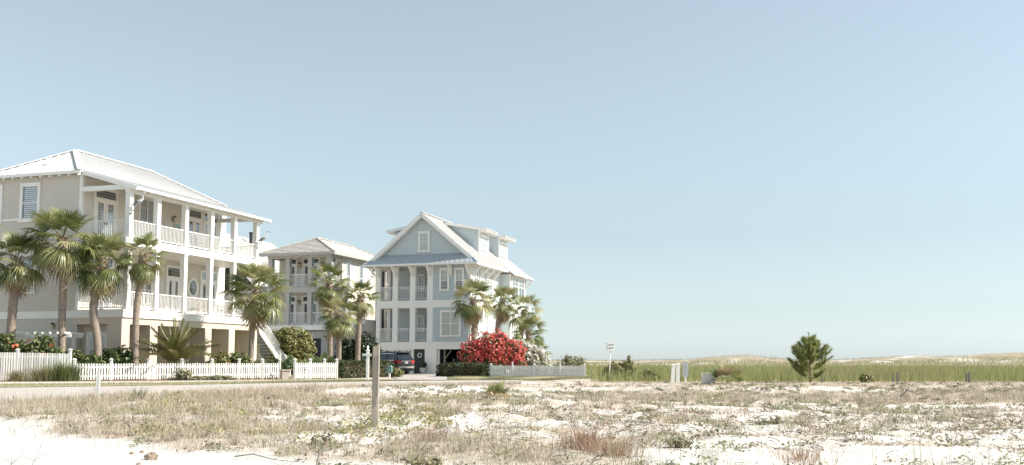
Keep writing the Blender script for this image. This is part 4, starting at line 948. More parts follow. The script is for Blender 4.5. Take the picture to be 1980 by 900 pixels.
m = MB(); m.hexa([(-.14, -.05, .27), (.12, -.05, .26), (.12, -.025, .26), (-.14, -.025, .27), (-.12, -.05, .86), (.11, -.05, .85), (.11, -.025, .85), (-.12, -.025, .86)]); bd = part(m, "panel", M_notice, S)
print_lines(S, "lettering", (-.005, -.0505, 0), (1, 0, 0), 0, .19, [(.36 + k * .05, .012, .9 if k % 3 else .5) for k in range(9)], M_greyw, (0, -1, 0), 8)
p = gp(1370, 42.0); S = thing("storage_bin", "white lidless plastic bin beside the palmetto", "bin", p, rad(-6))
m = MB(); a, b, h = .25, .28, .40
for x0, x1, y0, y1 in ((-a, a, -.19, -.165), (-a, a, .165, .19), (-a, -a + .025, -.165, .165), (a - .025, a, -.165, .165)):
    m.hexa([(x0, y0, -.05), (x1, y0, -.05), (x1, y1, -.05), (x0, y1, -.05), (x0 * 1.1, y0 * 1.1, h), (x1 * 1.1, y0 * 1.1, h), (x1 * 1.1, y1 * 1.1, h), (x0 * 1.1, y1 * 1.1, h)])
part(m, "tub", M_fence, S)
m = MB(); m.box(-.31, .31, -.25, -.20, .38, .42); m.box(-.31, .31, .20, .25, .38, .42); m.box(-.31, -.265, -.20, .20, .38, .42); m.box(.265, .31, -.20, .20, .38, .42); part(m, "rim", M_fence, S)
for k in range(3): bar_obj("rib", (-.16 + k * .16, -.196, 0), (-.165 + k * .165, -.212, .38), .012, .02, M_fence, S)
for px, h, lab in ((1727, .42, "thinner left grey stake of the pair right of the pine"), (1736, .46, "thicker right grey stake of the pair right of the pine"), (1868.5, .42, "left grey stake of the far right pair"), (1874.5, .45, "right grey stake of the far right pair")):
    p = gp(px, 42.5); S = thing("grey_stake", lab, "stake", p); m = MB(); w = .03 if 'left' in lab else .045
    m.hexa([(-w, -w, -.2), (w, -w, -.2), (w, w, -.2), (-w, w, -.2), (-w * .8 + .01, -w, h), (w * .8 + .01, -w, h - .01), (w * .8 + .01, w, h), (-w * .8 + .01, w, h)]); part(m, "stake_shaft", M_greypost, S)
p = gp(1589, 42.7); S = thing("grey_stake", "grey stake standing at the foot of the pine", "stake", p); m = MB(); m.box(-.04, .04, -.04, .04, -.2, .42); part(m, "stake_shaft", M_greypost, S)

# ------------------------------------------------------------------ herons, porch things, pergola
M_heron = mat("painted_heron_grey", (.50, .52, .53), .5, .15, 14.0); M_heronw = mat("heron_dark_wing", (.10, .115, .13), .5, .2, 12.0)
def heron(label, p, s):
    S = thing("heron_statue", label, "statue", p, 0, "heron statues on the porch columns")
    m = MB(); m.tube([(-.02, 0, .48), (.10, 0, .56), (.24, 0, .64), (.38, 0, .72), (.46, 0, .80), (.45, 0, .92), (.43, 0, 1.02), (.48, 0, 1.10), (.56, 0, 1.12), (.60, 0, 1.11)], [.02, .085, .115, .09, .04, .03, .028, .035, .035, .02], 8); part(m, "body", M_heron, S, smooth=True)
    for sy in (-1, 1):
        m = MB(); m.prism([(-.14, sy * .10, .44), (.12, sy * .12, .50), (.30, sy * .11, .66), (.14, sy * .10, .66)], (0, sy * .02, 0)); part(m, "wing", M_heronw, S)
        m = MB(); m.tube([(.18, sy * .04, .55), (.0, sy * .04, .26), (-.17, sy * .03, .02)], .014, 5); part(m, "leg", M_heron, S)
    m = MB(); m.tube([(.59, 0, 1.11), (.76, 0, 1.0)], [.02, .004], 6); part(m, "beak", M_heronw, S)
    m = MB(); m.box(-.22, -.12, -.05, .05, -.02, .03); part(m, "bracket", M_black, S)
    S.scale = (s, s, s); return S
heron("grey heron statue on the first porch column, nearest the grey wall", in_house(L, .30, -.05, 8.33), .95)
heron("grey heron statue on the last porch column against the sky", in_house(L, .30, 11.70, 7.85), .95)
M_turq = mat("turquoise_picture", (.33, .47, .46), .6, .25, 6.0); M_pict = mat("pale_picture", (.60, .61, .58), .6, .2, 8.0)
def on_wall(name, label, cat, v, z, build):
    q = in_house(L, -2.955, v, z); S = thing(name, label, cat, q, -HA + math.pi / 2); build(S); return S
def pic(mt):
    def f(S):
        m = MB(); m.box(-.26, .26, -.02, .0, -.14, .14); part(m, "canvas", mt, S)
        m = MB(); m.box(-.28, .28, -.03, .0, .14, .165); m.box(-.28, .28, -.03, .0, -.165, -.14); m.box(-.28, -.26, -.03, .0, -.14, .14); m.box(.26, .28, -.03, .0, -.14, .14); part(m, "frame", M_white, S)
    return f
on_wall("wall_picture", "pale framed picture on the upper porch wall", "picture", 6.95, 8.84, pic(M_pict)); on_wall("wall_picture", "turquoise framed picture on the upper porch wall", "picture", 7.93, 8.84, pic(M_turq))
def star(S):
    m = MB(); o = []
    for k in range(10): r = .24 if k % 2 == 0 else .08; a = math.pi / 2 + k * math.pi / 5 + .1; o.append((r * math.cos(a), -.01, r * math.sin(a)))
    for k in range(10): m.poly([o[k], o[(k + 1) % 10], (0, -.06, 0)])
    part(m, "starfish_body", M_white, S)
on_wall("starfish_ornament", "white starfish ornament on the lower porch wall", "ornament", 6.62, 5.3, star)
def chair(label, pos, rz, mt, grp):
    S = thing("patio_chair", label, "chair", pos, rz, grp)
    for x in (-.24, .24):
        for y in (-.22, .22): bar_obj("leg", (x, y, 0), (x, y, .42 if y < 0 else .44), .05, .05, mt, S)
    m = MB(); m.box(-.28, .28, -.26, .26, .42, .47); part(m, "seat", mt, S)
    for k in range(5): bar_obj("back_slat", (-.22 + k * .11, .24, .47), (-.26 + k * .13, .40, 1.16 - abs(k - 2) * .05), .02, .09, mt, S)
    for x in (-.30, .30): bar_obj("arm", (x, -.24, .66), (x, .28, .68), .07, .03, mt, S); bar_obj("arm_post", (x, -.22, .42), (x, -.22, .66), .05, .05, mt, S)
    return S
M_teak = mat("pale_teak", (.46, .36, .25), .7, .2, 6.0); M_wick = mat("dark_wicker", (.10, .085, .075), .8, .3, 12.0)
for lab, u, v, z, rz, mt in (("pale wooden chair on the lower porch under the oval window", -1.5, 8.6, 3.51, 1.2, M_teak), ("pale wooden chair on the lower porch, right of the oval window", -1.4, 10.5, 3.51, -1.4, M_teak),
                             ("white chair at the bend of the lower porch", -1.2, 3.2, 3.51, .6, M_white), ("dark wicker chair on the upper porch by the glass doors", -1.5, 8.0, 7.15, 1.3, M_wick), ("dark wicker chair at the far end of the upper porch", -1.5, 11.0, 7.15, -1.2, M_wick)):
    chair(lab, in_house(L, u, v, z), rz - HA, mt, "porch chairs")
q = in_house(L, -1.5, 9.55, 3.51); S = thing("patio_table", "round pale table between the wooden porch chairs", "table", q)
m = MB(); m.tube([(0, 0, .70), (0, 0, .74)], .42, 18); part(m, "tabletop", M_teak, S); m = MB(); m.tube([(0, 0, 0), (0, 0, .70)], .05, 8); m.tube([(0, 0, 0), (0, 0, .03)], .25, 12); part(m, "pedestal", M_teak, S)
p = at(65, 690, 48.3); S = thing("pergola", "white garden pergola top rising behind the orange hibiscus", "pergola", (p.x, p.y, 0))
for x in (-1.5, 1.5):
    for y in (-.4, .9): bar_obj("post", (x, y, -.1), (x, y, 2.08), .12, .12, M_fence, S)
for y in (-.4, .9): bar_obj("beam", (-2.0, y, 2.14), (1.95, y, 2.14), .07, .16, M_fence, S)
for k in range(11): bar_obj("slat", (-1.8 + k * .36, -.8, 2.26), (-1.8 + k * .36, 1.3, 2.26), .05, .10, M_fence, S)
M_urn = mat("pale_stone", (.50, .45, .38), .8, .15, 5.0)
p = at(551, 730, 51.2); S = thing("stone_planter", "square pale stone planter in the fence gap", "planter", (p.x, p.y, 0), .5)
m = MB(); m.box(-.2, .2, -.2, .2, -.05, .42); m.box(-.24, .24, -.24, .24, .42, .48); part(m, "block", M_urn, S)
# ------------------------------------------------------------------ palms
def fan_frond(seed, droop, dry=False, n=30, wm=1.0):
    r = random.Random(seed); V = []; F = []
    def tri(*p):
        k = len(V); V.extend(p); F.append((k, k + 1, k + 2))
    Lp = .80; sag = .10 + droop * .10
    # petiole
    pts = [Vector((Lp * t, 0, .12 * math.sin(t * 1.6) - sag * t * t)) for t in (0, .33, .66, 1)]
    for a, b in zip(pts, pts[1:]):
        w = Vector((0, .018, 0)); h = Vector((0, 0, .014))
        tri(a - w, b - w, b + w); tri(a - w, b + w, a + w); tri(a - w - h, a + w - h, b + w - h)
    hub = pts[-1]; A = math.radians(112)
    for i in range(n):
        f = (i + .5) / n * 2 - 1; ang = f * A + r.uniform(-.03, .03)
        Ls = (.86 - .26 * abs(f) ** 2) * r.uniform(.90, 1.06); d = Vector((math.cos(ang), math.sin(ang), 0)); s = Vector((-d.y, d.x, 0))
        fold = .05
        def P(t, k):
            w = [.006, .030, .021, .0][k] * wm; q = d * (Ls * t)
            zz = -(.06 + .42 * droop) * (max(0, q.x) ** 2) * .55 - (.05 + .34 * droop) * (t ** 3) * r_d - .14 * abs(q.y) ** 1.3 * (1 if droop > .3 else -.8)
            return hub + q + Vector((0, 0, zz)), s * w
        r_d = r.uniform(.5, 1.4)
        c = [P(t, k) for k, t in enumerate((.04, .46, .76, 1.0))]
        up = Vector((0, 0, .022 if i % 2 else -.004))
        n0 = len(V)
        V.extend([c[0][0] - c[0][1], c[0][0] + c[0][1], c[1][0] - c[1][1], c[1][0] + up, c[1][0] + c[1][1], c[2][0] - c[2][1], c[2][0] + c[2][1], c[3][0]])
        F.extend([(n0, n0 + 3, n0 + 2), (n0, n0 + 1, n0 + 3), (n0 + 1, n0 + 4, n0 + 3), (n0 + 2, n0 + 3, n0 + 5), (n0 + 3, n0 + 6, n0 + 5), (n0 + 3, n0 + 4, n0 + 6), (n0 + 5, n0 + 6, n0 + 7)])
    return np_mesh("frond", [tuple(v) for v in V], F, M_fronddry if dry else M_frond)
FAN_UP = [fan_frond(i, .15) for i in range(3)]; FAN_MID = [fan_frond(10 + i, .6) for i in range(4)]; FAN_LOW = [fan_frond(20 + i, 1.15) for i in range(3)]; FAN_DRY = [fan_frond(30 + i, 1.3, True, 15) for i in range(3)]; FAN_WIDE = [fan_frond(40 + i, .1, False, 15, 1.7) for i in range(2)]; FAN_WIDEDRY = [fan_frond(44 + i, .3, True, 13, 1.7) for i in range(2)]
def feather_frond(seed, L_=1.9, bend=.5):
    r = random.Random(seed); V = []; F = []; n = 38
    def C(t): return Vector((L_ * (t - .10 * bend * t * t), 0, -.42 * bend * L_ * t * t + .05 * t))
    for k in range(8):
        a, b = C(k / 8), C((k + 1) / 8); w = Vector((0, .022 * (1 - k / 9), 0)); n0 = len(V); V.extend([a - w, b - w * .9, b + w * .9, a + w]); F.extend([(n0, n0 + 1, n0 + 2), (n0, n0 + 2, n0 + 3)])
    for i in range(n):
        t = .16 + .84 * i / n; p = C(t); l = .42 * math.sin(min(1, .35 + t * .9) * math.pi * .86 + .25) * r.uniform(.85, 1.1) + .06
        for s in (-1, 1):
            d = Vector((.62 + .3 * t, s * .62, .42 + r.uniform(-.12, .12))).normalized(); w = Vector((.026, 0, -.008)); q = p + d * l; md = p + d * l * .55
            n0 = len(V); V.extend([p, md - w, md + w, q]); F.extend([(n0, n0 + 1, n0 + 2), (n0 + 1, n0 + 3, n0 + 2)])
    return np_mesh("frond", [tuple(v) for v in V], F, M_date)
FEATHER = [feather_frond(50 + i, 1.9, .25 + .3 * i) for i in range(4)]

def place_frond(me, parent, at_, az, el, sc, roll, name="frond"):
    o = link(name, me, parent); o.location = at_
    m = Matrix.Rotation(az, 4, 'Z') @ Matrix.Rotation(-el, 4, 'Y') @ Matrix.Rotation(roll, 4, 'X'); o.rotation_euler = m.to_euler(); o.scale = (sc, sc, sc); return o
def fan_palm(label, base_px, Y, tr, R, nf, seed, skirt=0.0, thick=.17, boots=.8, low=-.75, grp="fan palms around the houses"):
    """tr: trunk points in photo pixels (top last = heart of the crown), R: crown radius in metres"""
    r = random.Random(seed); b = gp(base_px, Y); S = thing("fan_palm", label, "palm tree", b, 0, grp)
    pts = [Vector((0, 0, -.2))] + [at(px, py, Y) - b for px, py in tr]
    fine = []
    for i in range(len(pts) - 1):                       # Catmull-Rom through the measured points
        p0, p1, p2, p3 = pts[max(i - 1, 0)], pts[i], pts[i + 1], pts[min(i + 2, len(pts) - 1)]; k = max(4, int((p2 - p1).length / .16))
        for q in range(k):
            t = q / k; fine.append(.5 * ((2 * p1) + (p2 - p0) * t + (2 * p0 - 5 * p1 + 4 * p2 - p3) * t * t + (3 * p1 - p0 - 3 * p2 + p3) * t ** 3))
    fine.append(pts[-1]); n = len(fine); H_ = fine[-1].z
    rs = [thick * (1.18 - .30 * min(1, i / (n * .25)) + .10 * (i / n)) * (1 + .045 * math.sin(i * 2.4 + seed) + r.uniform(-.025, .025)) for i in range(n)]
    m = MB(); m.tube(fine, rs, 10); part(m, "trunk", M_bark, S, smooth=True)
    top = fine[-1]
    if boots:                                           # criss-cross stubs of old leaf bases under the crown
        m = MB(); k = 0
        for i in range(n):
            if fine[i].z > H_ - boots - skirt * .5:
                for q in range(4):
                    a = k * 2.399; k += 1; d = Vector((math.cos(a), math.sin(a), 0)); p = fine[i] + d * rs[i] * .9; o = p + d * r.uniform(.07, .17) + Vector((0, 0, r.uniform(.06, .26))); m.bar(p, o, .085, .035)
        part(m, "leaf_bases", M_boot, S, "stuff")
    sc0 = R / 1.58; nf = int(nf * .70)
    for i in range(nf):
        t = (i + .5) / nf; az = i * 2.39996 + r.uniform(-.2, .2); el = (1.35 - (1.35 - low) * t ** .85) + r.uniform(-.14, .14)
        me = r.choice(FAN_UP if t < .28 else FAN_MID if t < .66 else FAN_LOW)
        place_frond(me, S, top + Vector((math.cos(az) * .06, math.sin(az) * .06, .10 - t * .34)), az, el, sc0 * r.uniform(.84, 1.08) * (1 - .12 * (t < .15)), r.uniform(-.35, .35))
    for i in range(int(skirt * 13)):
        az = i * 2.1 + r.random(); place_frond(r.choice(FAN_DRY), S, top + Vector((math.cos(az) * .1, math.sin(az) * .1, -.35 - r.random() * .25)), az, -1.15 + r.uniform(-.2, .25), sc0 * r.uniform(.6, .9), r.uniform(-.5, .5), "dead_frond")
    return S
fan_palm("leftmost fan palm cut by the picture edge, trunk thick with old leaf bases", 19, 47.4, [(21, 650), (25, 590), (30, 548), (32, 500)], 1.62, 40, 1, 1.0, .22, 1.0)
fan_palm("tallest left fan palm, pale smooth trunk between two others", 119, 47.8, [(119.5, 640), (121, 580), (122.5, 530), (121, 462)], 1.95, 46, 2, .6, .19, .6)
fan_palm("fan palm with a crooked trunk leaning before the porch corner", 190, 48.2, [(188, 660), (181, 610), (184, 570), (193, 545), (200, 503)], 1.62, 38, 3, 1.2, .20, 1.1)
fan_palm("slender fan palm before the first porch bay with narrow upright crown", 262, 48.6, [(262, 660), (264, 600), (270, 555), (279, 492)], 1.25, 30, 4, .8, .17, .9, -.95)
fan_palm("fan palm with a broad crown before the far end of the long porch", 484, 54.4, [(486, 670), (488, 630), (489, 602), (497, 560)], 1.95, 44, 5, 1.0, .165, .9, -.6)
fan_palm("tall fan palm with shaggy red brown trunk before the tan house", 638, 64.0, [(638, 670), (638, 620), (637, 585), (636, 545)], 1.5, 30, 6, 1.4, .19, 2.0, -.7)
fan_palm("shorter fan palm just right of the shaggy-trunked one", 655, 62.5, [(655, 680), (655, 650), (654, 606)], 1.4, 30, 7, 1.2, .18, .9, -.8)
fan_palm("fan palm before the tan house's sunny side wall", 692, 66.0, [(692, 680), (694, 630), (698, 572)], 1.42, 32, 8, .8, .19, .8, -.75)
fan_palm("fan palm with shaggy trunk at the blue house's front corner", 915, 74.0, [(915, 690), (917, 640), (919, 610), (914, 578)], 2.0, 30, 9, 1.2, .24, 2.4, -.6)
fan_palm("upright fan palm along the blue house's sunny wall", 961, 78.0, [(960, 680), (963, 625), (972, 582)], 1.55, 30, 10, 1.0, .20, .9, -.5)
fan_palm("fan palm by the rear corner of the blue house", 1006, 80.0, [(1006, 680), (1009, 640), (1014, 600)], 1.65, 28, 11, .6, .20, .8, -.7)
fan_palm("low fan palm rising from the white oleander", 1022, 77.0, [(1022, 690), (1021, 640)], 1.55, 26, 12, .2, .20, .5, -.5)
fan_palm("small fan palm showing one crown tip right of the oleander", 1040, 79.0, [(1040, 700), (1040, 676)], 1.15, 18, 13, 0, .17, .4, -.4)
# feather palm behind the fence
b = gp(337, 49.8); S = thing("feather_palm", "young feather palm with arching plumes behind the low fence", "palm tree", b)
m = MB(); m.tube([(0, 0, -.1), (0, 0, .30), (0, 0, .62)], [.24, .34, .22], 12); part(m, "trunk", M_bark, S)
m = MB(); r_ = random.Random(4)
for k in range(90):
    a = k * 2.399; z = .1 + .55 * k / 90; m.bar((math.cos(a) * .26, math.sin(a) * .26, z), (math.cos(a) * .40, math.sin(a) * .40, z + .16), .07, .03)
part(m, "leaf_bases", M_boot, S, "stuff")
for i in range(30):
    t = (i + .5) / 30; place_frond(FEATHER[min(3, int(t * 4.2))], S, Vector((0, 0, .72 - .1 * t)), i * 2.39996, 1.45 - .80 * t + r_.uniform(-.1, .1), 1.22 * r_.uniform(.88, 1.1), r_.uniform(-.3, .3))

# ------------------------------------------------------------------ leaf clouds
def leaf_cloud(blobs, n, size, seed, aspect=2.1, shell=.55, up=.35):
    """leaves scattered through a set of ellipsoids (centre, radii); leaves lie roughly facing outwards"""
    g = np.random.default_rng(seed); vol = np.array([b[1][0] * b[1][1] * b[1][2] for b in blobs]) ** .67; cnt = (n * vol / vol.sum()).astype(int); P = []; D = []
    for (c, rr), k in zip(blobs, cnt):
        d = g.normal(size=(k, 3)); d /= np.linalg.norm(d, axis=1)[:, None]; t = shell + (1 - shell) * g.random(k) ** .6
        lump = 1 + .22 * np.sin(d[:, 0] * 7 + c[0] * 3) * np.sin(d[:, 1] * 6 + 1) + .14 * np.sin(d[:, 2] * 9 + c[2] * 5 + d[:, 0] * 5)
        P.append(np.array(c) + d * np.array(rr) * (t * lump)[:, None]); D.append(d)
    P = np.concatenate(P); D = np.concatenate(D); k = len(P)
    N = D + g.normal(size=(k, 3)) * .65 + [0, 0, up]; N /= np.linalg.norm(N, axis=1)[:, None]
    A = np.cross(N, g.normal(size=(k, 3))); A /= np.linalg.norm(A, axis=1)[:, None]; Bv = np.cross(N, A)
    s = size * g.uniform(.6, 1.3, k)[:, None]; a = A * s * .5 * aspect; b = Bv * s * .5; f = N * s * .18
    V = np.stack([P - a, P + b + f, P + a, P - b + f], 1).reshape(-1, 3); i = np.arange(k)[:, None] * 4
    T_ = np.concatenate([i + [0, 1, 2], i + [0, 2, 3]]); return V, T_
def stems(parent, blobs, seed, n=9, r0=.03):
    g = random.Random(seed); m = MB()
    for k in range(n):
        c, rr = g.choice(blobs); e = Vector(c) + Vector((g.uniform(-.6, .6) * rr[0], g.uniform(-.6, .6) * rr[1], g.uniform(-.2, .5) * rr[2])); b = Vector((e.x * .25, e.y * .25, -.08)); md = b.lerp(e, .5) + Vector((g.uniform(-.1, .1), g.uniform(-.1, .1), .08)); m.tube([b, md, e], [r0, r0 * .7, r0 * .25], 5)
    return part(m, "stems", M_stem, parent, "stuff")
def shrub(name, label, cat, base, blobs, n, size, mt, seed, aspect=2.1, shell=.55, up=.35, grp=None, flowers=None):
    S = thing(name, label, cat, base, 0, grp); V, T_ = leaf_cloud(blobs, n, size, seed, aspect, shell, up)
    V[:, 2] = np.maximum(V[:, 2], -.02)
    o = link("foliage", np_mesh("foliage", V, T_, mt), S); o["kind"] = "stuff"; stems(S, blobs, seed)
    if flowers:
        fn, fs, fm, fb = flowers; V, T_ = leaf_cloud(fb or blobs, fn, fs, seed + 99, 1.15, .93, .5)
        if fn > 1000:                       # blossom comes in trusses with leaf showing between
            C_ = V.reshape(-1, 4, 3).mean(1); kp = vnoise(C_[:, 0] * 3.1 + C_[:, 1], C_[:, 2] * 3.4 - C_[:, 1] * 1.7, seed) + .35 * vnoise(C_[:, 0] * 8, C_[:, 2] * 8, seed + 3) > .56 - .22 * np.clip(C_[:, 2] - .6, 0, 1); V = V.reshape(-1, 4, 3)[kp].reshape(-1, 3); i_ = np.arange(len(V) // 4)[:, None] * 4; T_ = np.concatenate([i_ + [0, 1, 2], i_ + [0, 2, 3]])
        V[:, 2] = np.maximum(V[:, 2], .02); o = link("blossoms", np_mesh("blossoms", V, T_, fm), S); o["kind"] = "stuff"
    return S
def lm(n, *c, rough=.5, tr=.22): return leaf_mat(n, list(c), rough, tr)
L_glossy = lm("glossy_leaf", (.03, .055, .018), (.065, .105, .03), (.13, .17, .06), rough=.32); L_olive = lm("olive_leaf", (.13, .14, .045), (.235, .235, .085), (.37, .35, .15))
L_hedge = lm("hedge_leaf", (.018, .03, .013), (.045, .062, .022), (.12, .135, .05)); L_hib = lm("hibiscus_leaf", (.05, .085, .025), (.13, .17, .06), (.24, .265, .11))
L_olea = lm("oleander_leaf", (.012, .024, .010), (.025, .042, .016), (.05, .075, .03)); L_red = lm("red_blossom", (.52, .05, .045), (.73, .125, .105), (.82, .29, .25), tr=.3)
L_whitef = lm("white_blossom", (.68, .66, .58), (.80, .79, .74), tr=.3); L_orange = lm("orange_blossom", (.62, .16, .07), (.72, .26, .15), tr=.3); L_redm = lm("bush_leaf_red", (.06, .07, .025), (.14, .13, .05), (.24, .19, .09))
L_sage = lm("sage_leaf", (.17, .18, .10), (.28, .285, .17), (.41, .40, .27)); L_scrub = lm("scrub_leaf", (.11, .12, .045), (.20, .195, .075), (.32, .295, .13)); L_grassy = lm("garden_grass_blade", (.13, .14, .055), (.24, .23, .11), (.38, .34, .20))
L_paddle = lm("paddle_leaf", (.07, .115, .045), (.12, .17, .075), (.19, .24, .12), rough=.35)
def g0(px, Y): return gp(px, Y)
shrub("hibiscus_bush", "hibiscus bush with orange flowers behind the tall left fence", "bush", g0(45, 46.9), [((-1.4, 0, 1.25), (.75, .5, .75)), ((-.4, .1, 1.1), (.8, .5, .75)), ((.6, 0, 1.15), (.75, .5, .8)), ((1.35, 0, .95), (.55, .45, .6)), ((-.9, 0, 1.75), (.45, .3, .5)), ((1.0, .1, 1.7), (.35, .3, .45))], 5200, .10, L_hib, 1, flowers=(46, .17, L_orange, [((-1.0, -.25, 1.2), (1.2, .4, .7)), ((.6, -.25, 1.1), (1.2, .4, .7))]))
shrub("hibiscus_bush", "lower loose bush with a few red flowers between hibiscus and round shrub", "bush", g0(158, 47.6), [((-.5, 0, .75), (.6, .45, .65)), ((.4, 0, .70), (.65, .45, .6))], 2200, .10, L_hib, 2, flowers=(9, .12, L_red, None))
shrub("pittosporum", "dense round dark green shrub behind the low fence, left", "bush", g0(227, 48.7), [((0, 0, .78), (.86, .6, .78)), ((.5, 0, .7), (.55, .5, .65)), ((-.5, 0, .75), (.5, .5, .68))], 4200, .105, L_glossy, 3, 1.9, .6)
shrub("flower_bush", "low rose bush with red flowers right of the feather palm", "bush", g0(372, 51.0), [((0, 0, .45), (.6, .3, .45)), ((.8, 0, .5), (.5, .3, .45))], 1100, .08, L_hib, 4, flowers=(26, .11, L_red, None))
shrub("flower_bush", "taller airy bush between the porch piers", "bush", g0(418, 52.2), [((0, 0, .7), (.5, .35, .65)), ((.3, 0, 1.0), (.35, .3, .4))], 1200, .09, L_olive, 5, flowers=(8, .1, L_red, None))
shrub("flower_bush", "bush with red flowers left of the fan palm by the stair", "bush", g0(452, 53.0), [((-.3, 0, .6), (.5, .35, .5)), ((.4, 0, .72), (.55, .4, .6)), ((.0, 0, 1.1), (.25, .25, .35))], 1700, .09, L_hib, 6, flowers=(22, .11, L_red, [((-.5, -.1, .75), (.5, .3, .35))]))
shrub("fern_bed", "ferny green plants at the foot of the stair", "plant", g0(518, 56.5), [((-.6, 0, .5), (.6, .4, .45)), ((.4, 0, .55), (.6, .4, .5))], 1900, .13, L_hib, 7, 3.6)
b = g0(562, 71.0)
shrub("round_tree", "rounded olive green small tree behind the stair", "tree", b, [((c[0] * 1.14, c[1], c[2] * 1.16), tuple(q * 1.14 for q in rr)) for c, rr in [((0, 0, 2.0), (1.25, 1.0, .95)), ((-.6, 0, 1.45), (.9, .8, .9)), ((.7, 0, 1.55), (.85, .8, .9)), ((0, 0, .9), (1.1, .9, .8)), ((-.2, 0, 2.45), (.8, .7, .5)), ((.55, -.1, 2.2), (.7, .6, .6))]], 11000, .105, L_olive, 8, 2.0, .6)
# hedge blocks
def hedge(label, px0, px1, Y0, Y1, h, dep, seed, mt, top=None):
    a = gp(px0, Y0); b = gp(px1, Y1); mid = (a + b) / 2; d = b - a; ln_ = d.length; S = thing("hedge", label, "hedge", mid, math.atan2(d.y, d.x)); g = np.random.default_rng(seed); k = int(ln_ * h * 900)
    u = g.uniform(-1, 1, (k, 3)); ax = g.integers(0, 3, k); u[np.arange(k), ax] = np.sign(u[np.arange(k), ax]) * g.uniform(.86, 1.03, k)
    P = u * [ln_ / 2, dep / 2, h / 2] + [0, 0, h / 2]; rr = 1 - .10 * (np.abs(u[:, 0]) > .9); P[:, 2] = P[:, 2] * rr + .05 * np.sin(P[:, 0] * 3.1 + seed); P[:, 1] += .05 * np.sin(P[:, 0] * 4 + P[:, 2] * 5)
    N = g.normal(size=(k, 3)); N /= np.linalg.norm(N, axis=1)[:, None]; A = np.cross(N, g.normal(size=(k, 3))); A /= np.linalg.norm(A, axis=1)[:, None]; Bv = np.cross(N, A); s = g.uniform(.05, .10, k)[:, None]
    V = np.stack([P - A * s, P + Bv * s * .6 + N * s * .2, P + A * s, P - Bv * s * .6 + N * s * .2], 1).reshape(-1, 3); V[:, 2] = np.maximum(V[:, 2], -.03); i = np.arange(k)[:, None] * 4
    o = link("foliage", np_mesh("foliage", V, np.concatenate([i + [0, 1, 2], i + [0, 2, 3]]), mt), S); o["kind"] = "stuff"
    m = MB(); m.hexa([(-ln_ * .45, -dep * .36, -.05), (ln_ * .45, -dep * .36, -.05), (ln_ * .45, dep * .36, -.05), (-ln_ * .45, dep * .36, -.05), (-ln_ * .43, -dep * .3, h * .78), (ln_ * .43, -dep * .3, h * .78), (ln_ * .43, dep * .3, h * .78), (-ln_ * .43, dep * .3, h * .78)]); part(m, "branch_core", M_stem, S); return S
hedge("clipped dark hedge running from the short picket section to the mailbox", 638, 747, 57.0, 66.0, 1.0, 1.1, 3, L_hedge)
hedge("clipped dark hedge block before the garage mouth", 856, 946, 64.5, 62.0, .86, 1.3, 4, L_hedge)
shrub("pittosporum", "small low bush at the mailbox foot", "bush", g0(764, 61.5), [((0, 0, .3), (.45, .4, .32))], 700, .09, L_scrub, 9)
shrub("red_oleander", "big bush covered in red blossoms at the blue house's corner", "bush", g0(952, 65.6), [((-1.15, 0, 1.45), (.95, .8, 1.0)), ((0, 0, 1.85), (1.15, .9, 1.05)), ((1.1, 0, 1.5), (1.1, .8, .95)), ((-.3, 0, .8), (1.5, .9, .8)), ((1.6, 0, .8), (.6, .6, .65)), ((.5, -.2, 2.3), (.5, .4, .5)), ((-.7, -.2, 1.95), (.5, .4, .5))], 9500, .085, L_redm, 10, 2.2, .5,
      flowers=(6200, .12, L_red, [((-1.15, -.12, 1.5), (.95, .8, 1.0)), ((0, -.12, 1.9), (1.15, .9, 1.05)), ((1.1, -.12, 1.55), (1.1, .8, .95)), ((-.2, -.12, 1.3), (1.2, .9, .8)), ((1.6, -.12, .85), (.6, .6, .65)), ((.5, -.3, 2.35), (.5, .4, .5)), ((-.7, -.3, 2.0), (.5, .4, .5))]))
shrub("white_oleander", "tall bush thick with white blossoms behind the red one", "bush", g0(1016, 66.8), [((-.9, 0, 1.7), (.75, .7, .8)), ((0, 0, 1.4), (.8, .7, .9)), ((.7, 0, .95), (.8, .7, .8)), ((1.2, 0, .6), (.6, .6, .6))], 3000, .09, L_sage, 11, 2.4, .5, flowers=(5200, .125, L_whitef, None))
shrub("red_oleander", "thin sprays of red blossom right of the white oleander", "bush", g0(1048, 68.0), [((.0, 0, .45), (.5, .4, .45)), ((-.25, 0, 1.35), (.22, .2, .22)), ((.2, 0, .95), (.22, .2, .3))], 420, .08, L_redm, 12, 2.2, .5, flowers=(260, .10, L_red, None))
shrub("white_oleander", "dark tall oleander dotted with white flowers left of the blue house", "bush", g0(692, 74.0), [((-.8, 0, 1.6), (.85, .8, 1.2)), ((.5, 0, 1.9), (1.0, .8, 1.2)), ((-.1, 0, 1.0), (1.4, .9, 1.0)), ((1.0, 0, 1.2), (.7, .7, 1.1))], 9000, .10, L_olea, 13, 3.0, .5, flowers=(110, .17, L_whitef, None))
shrub("pot_plant", "small green plant growing in the grey pot by the plank door", "plant", POT.location + Vector((0, 0, .44)), [((0, 0, .18), (.24, .24, .22)), ((.1, 0, .3), (.15, .15, .18))], 260, .09, L_glossy, 14)
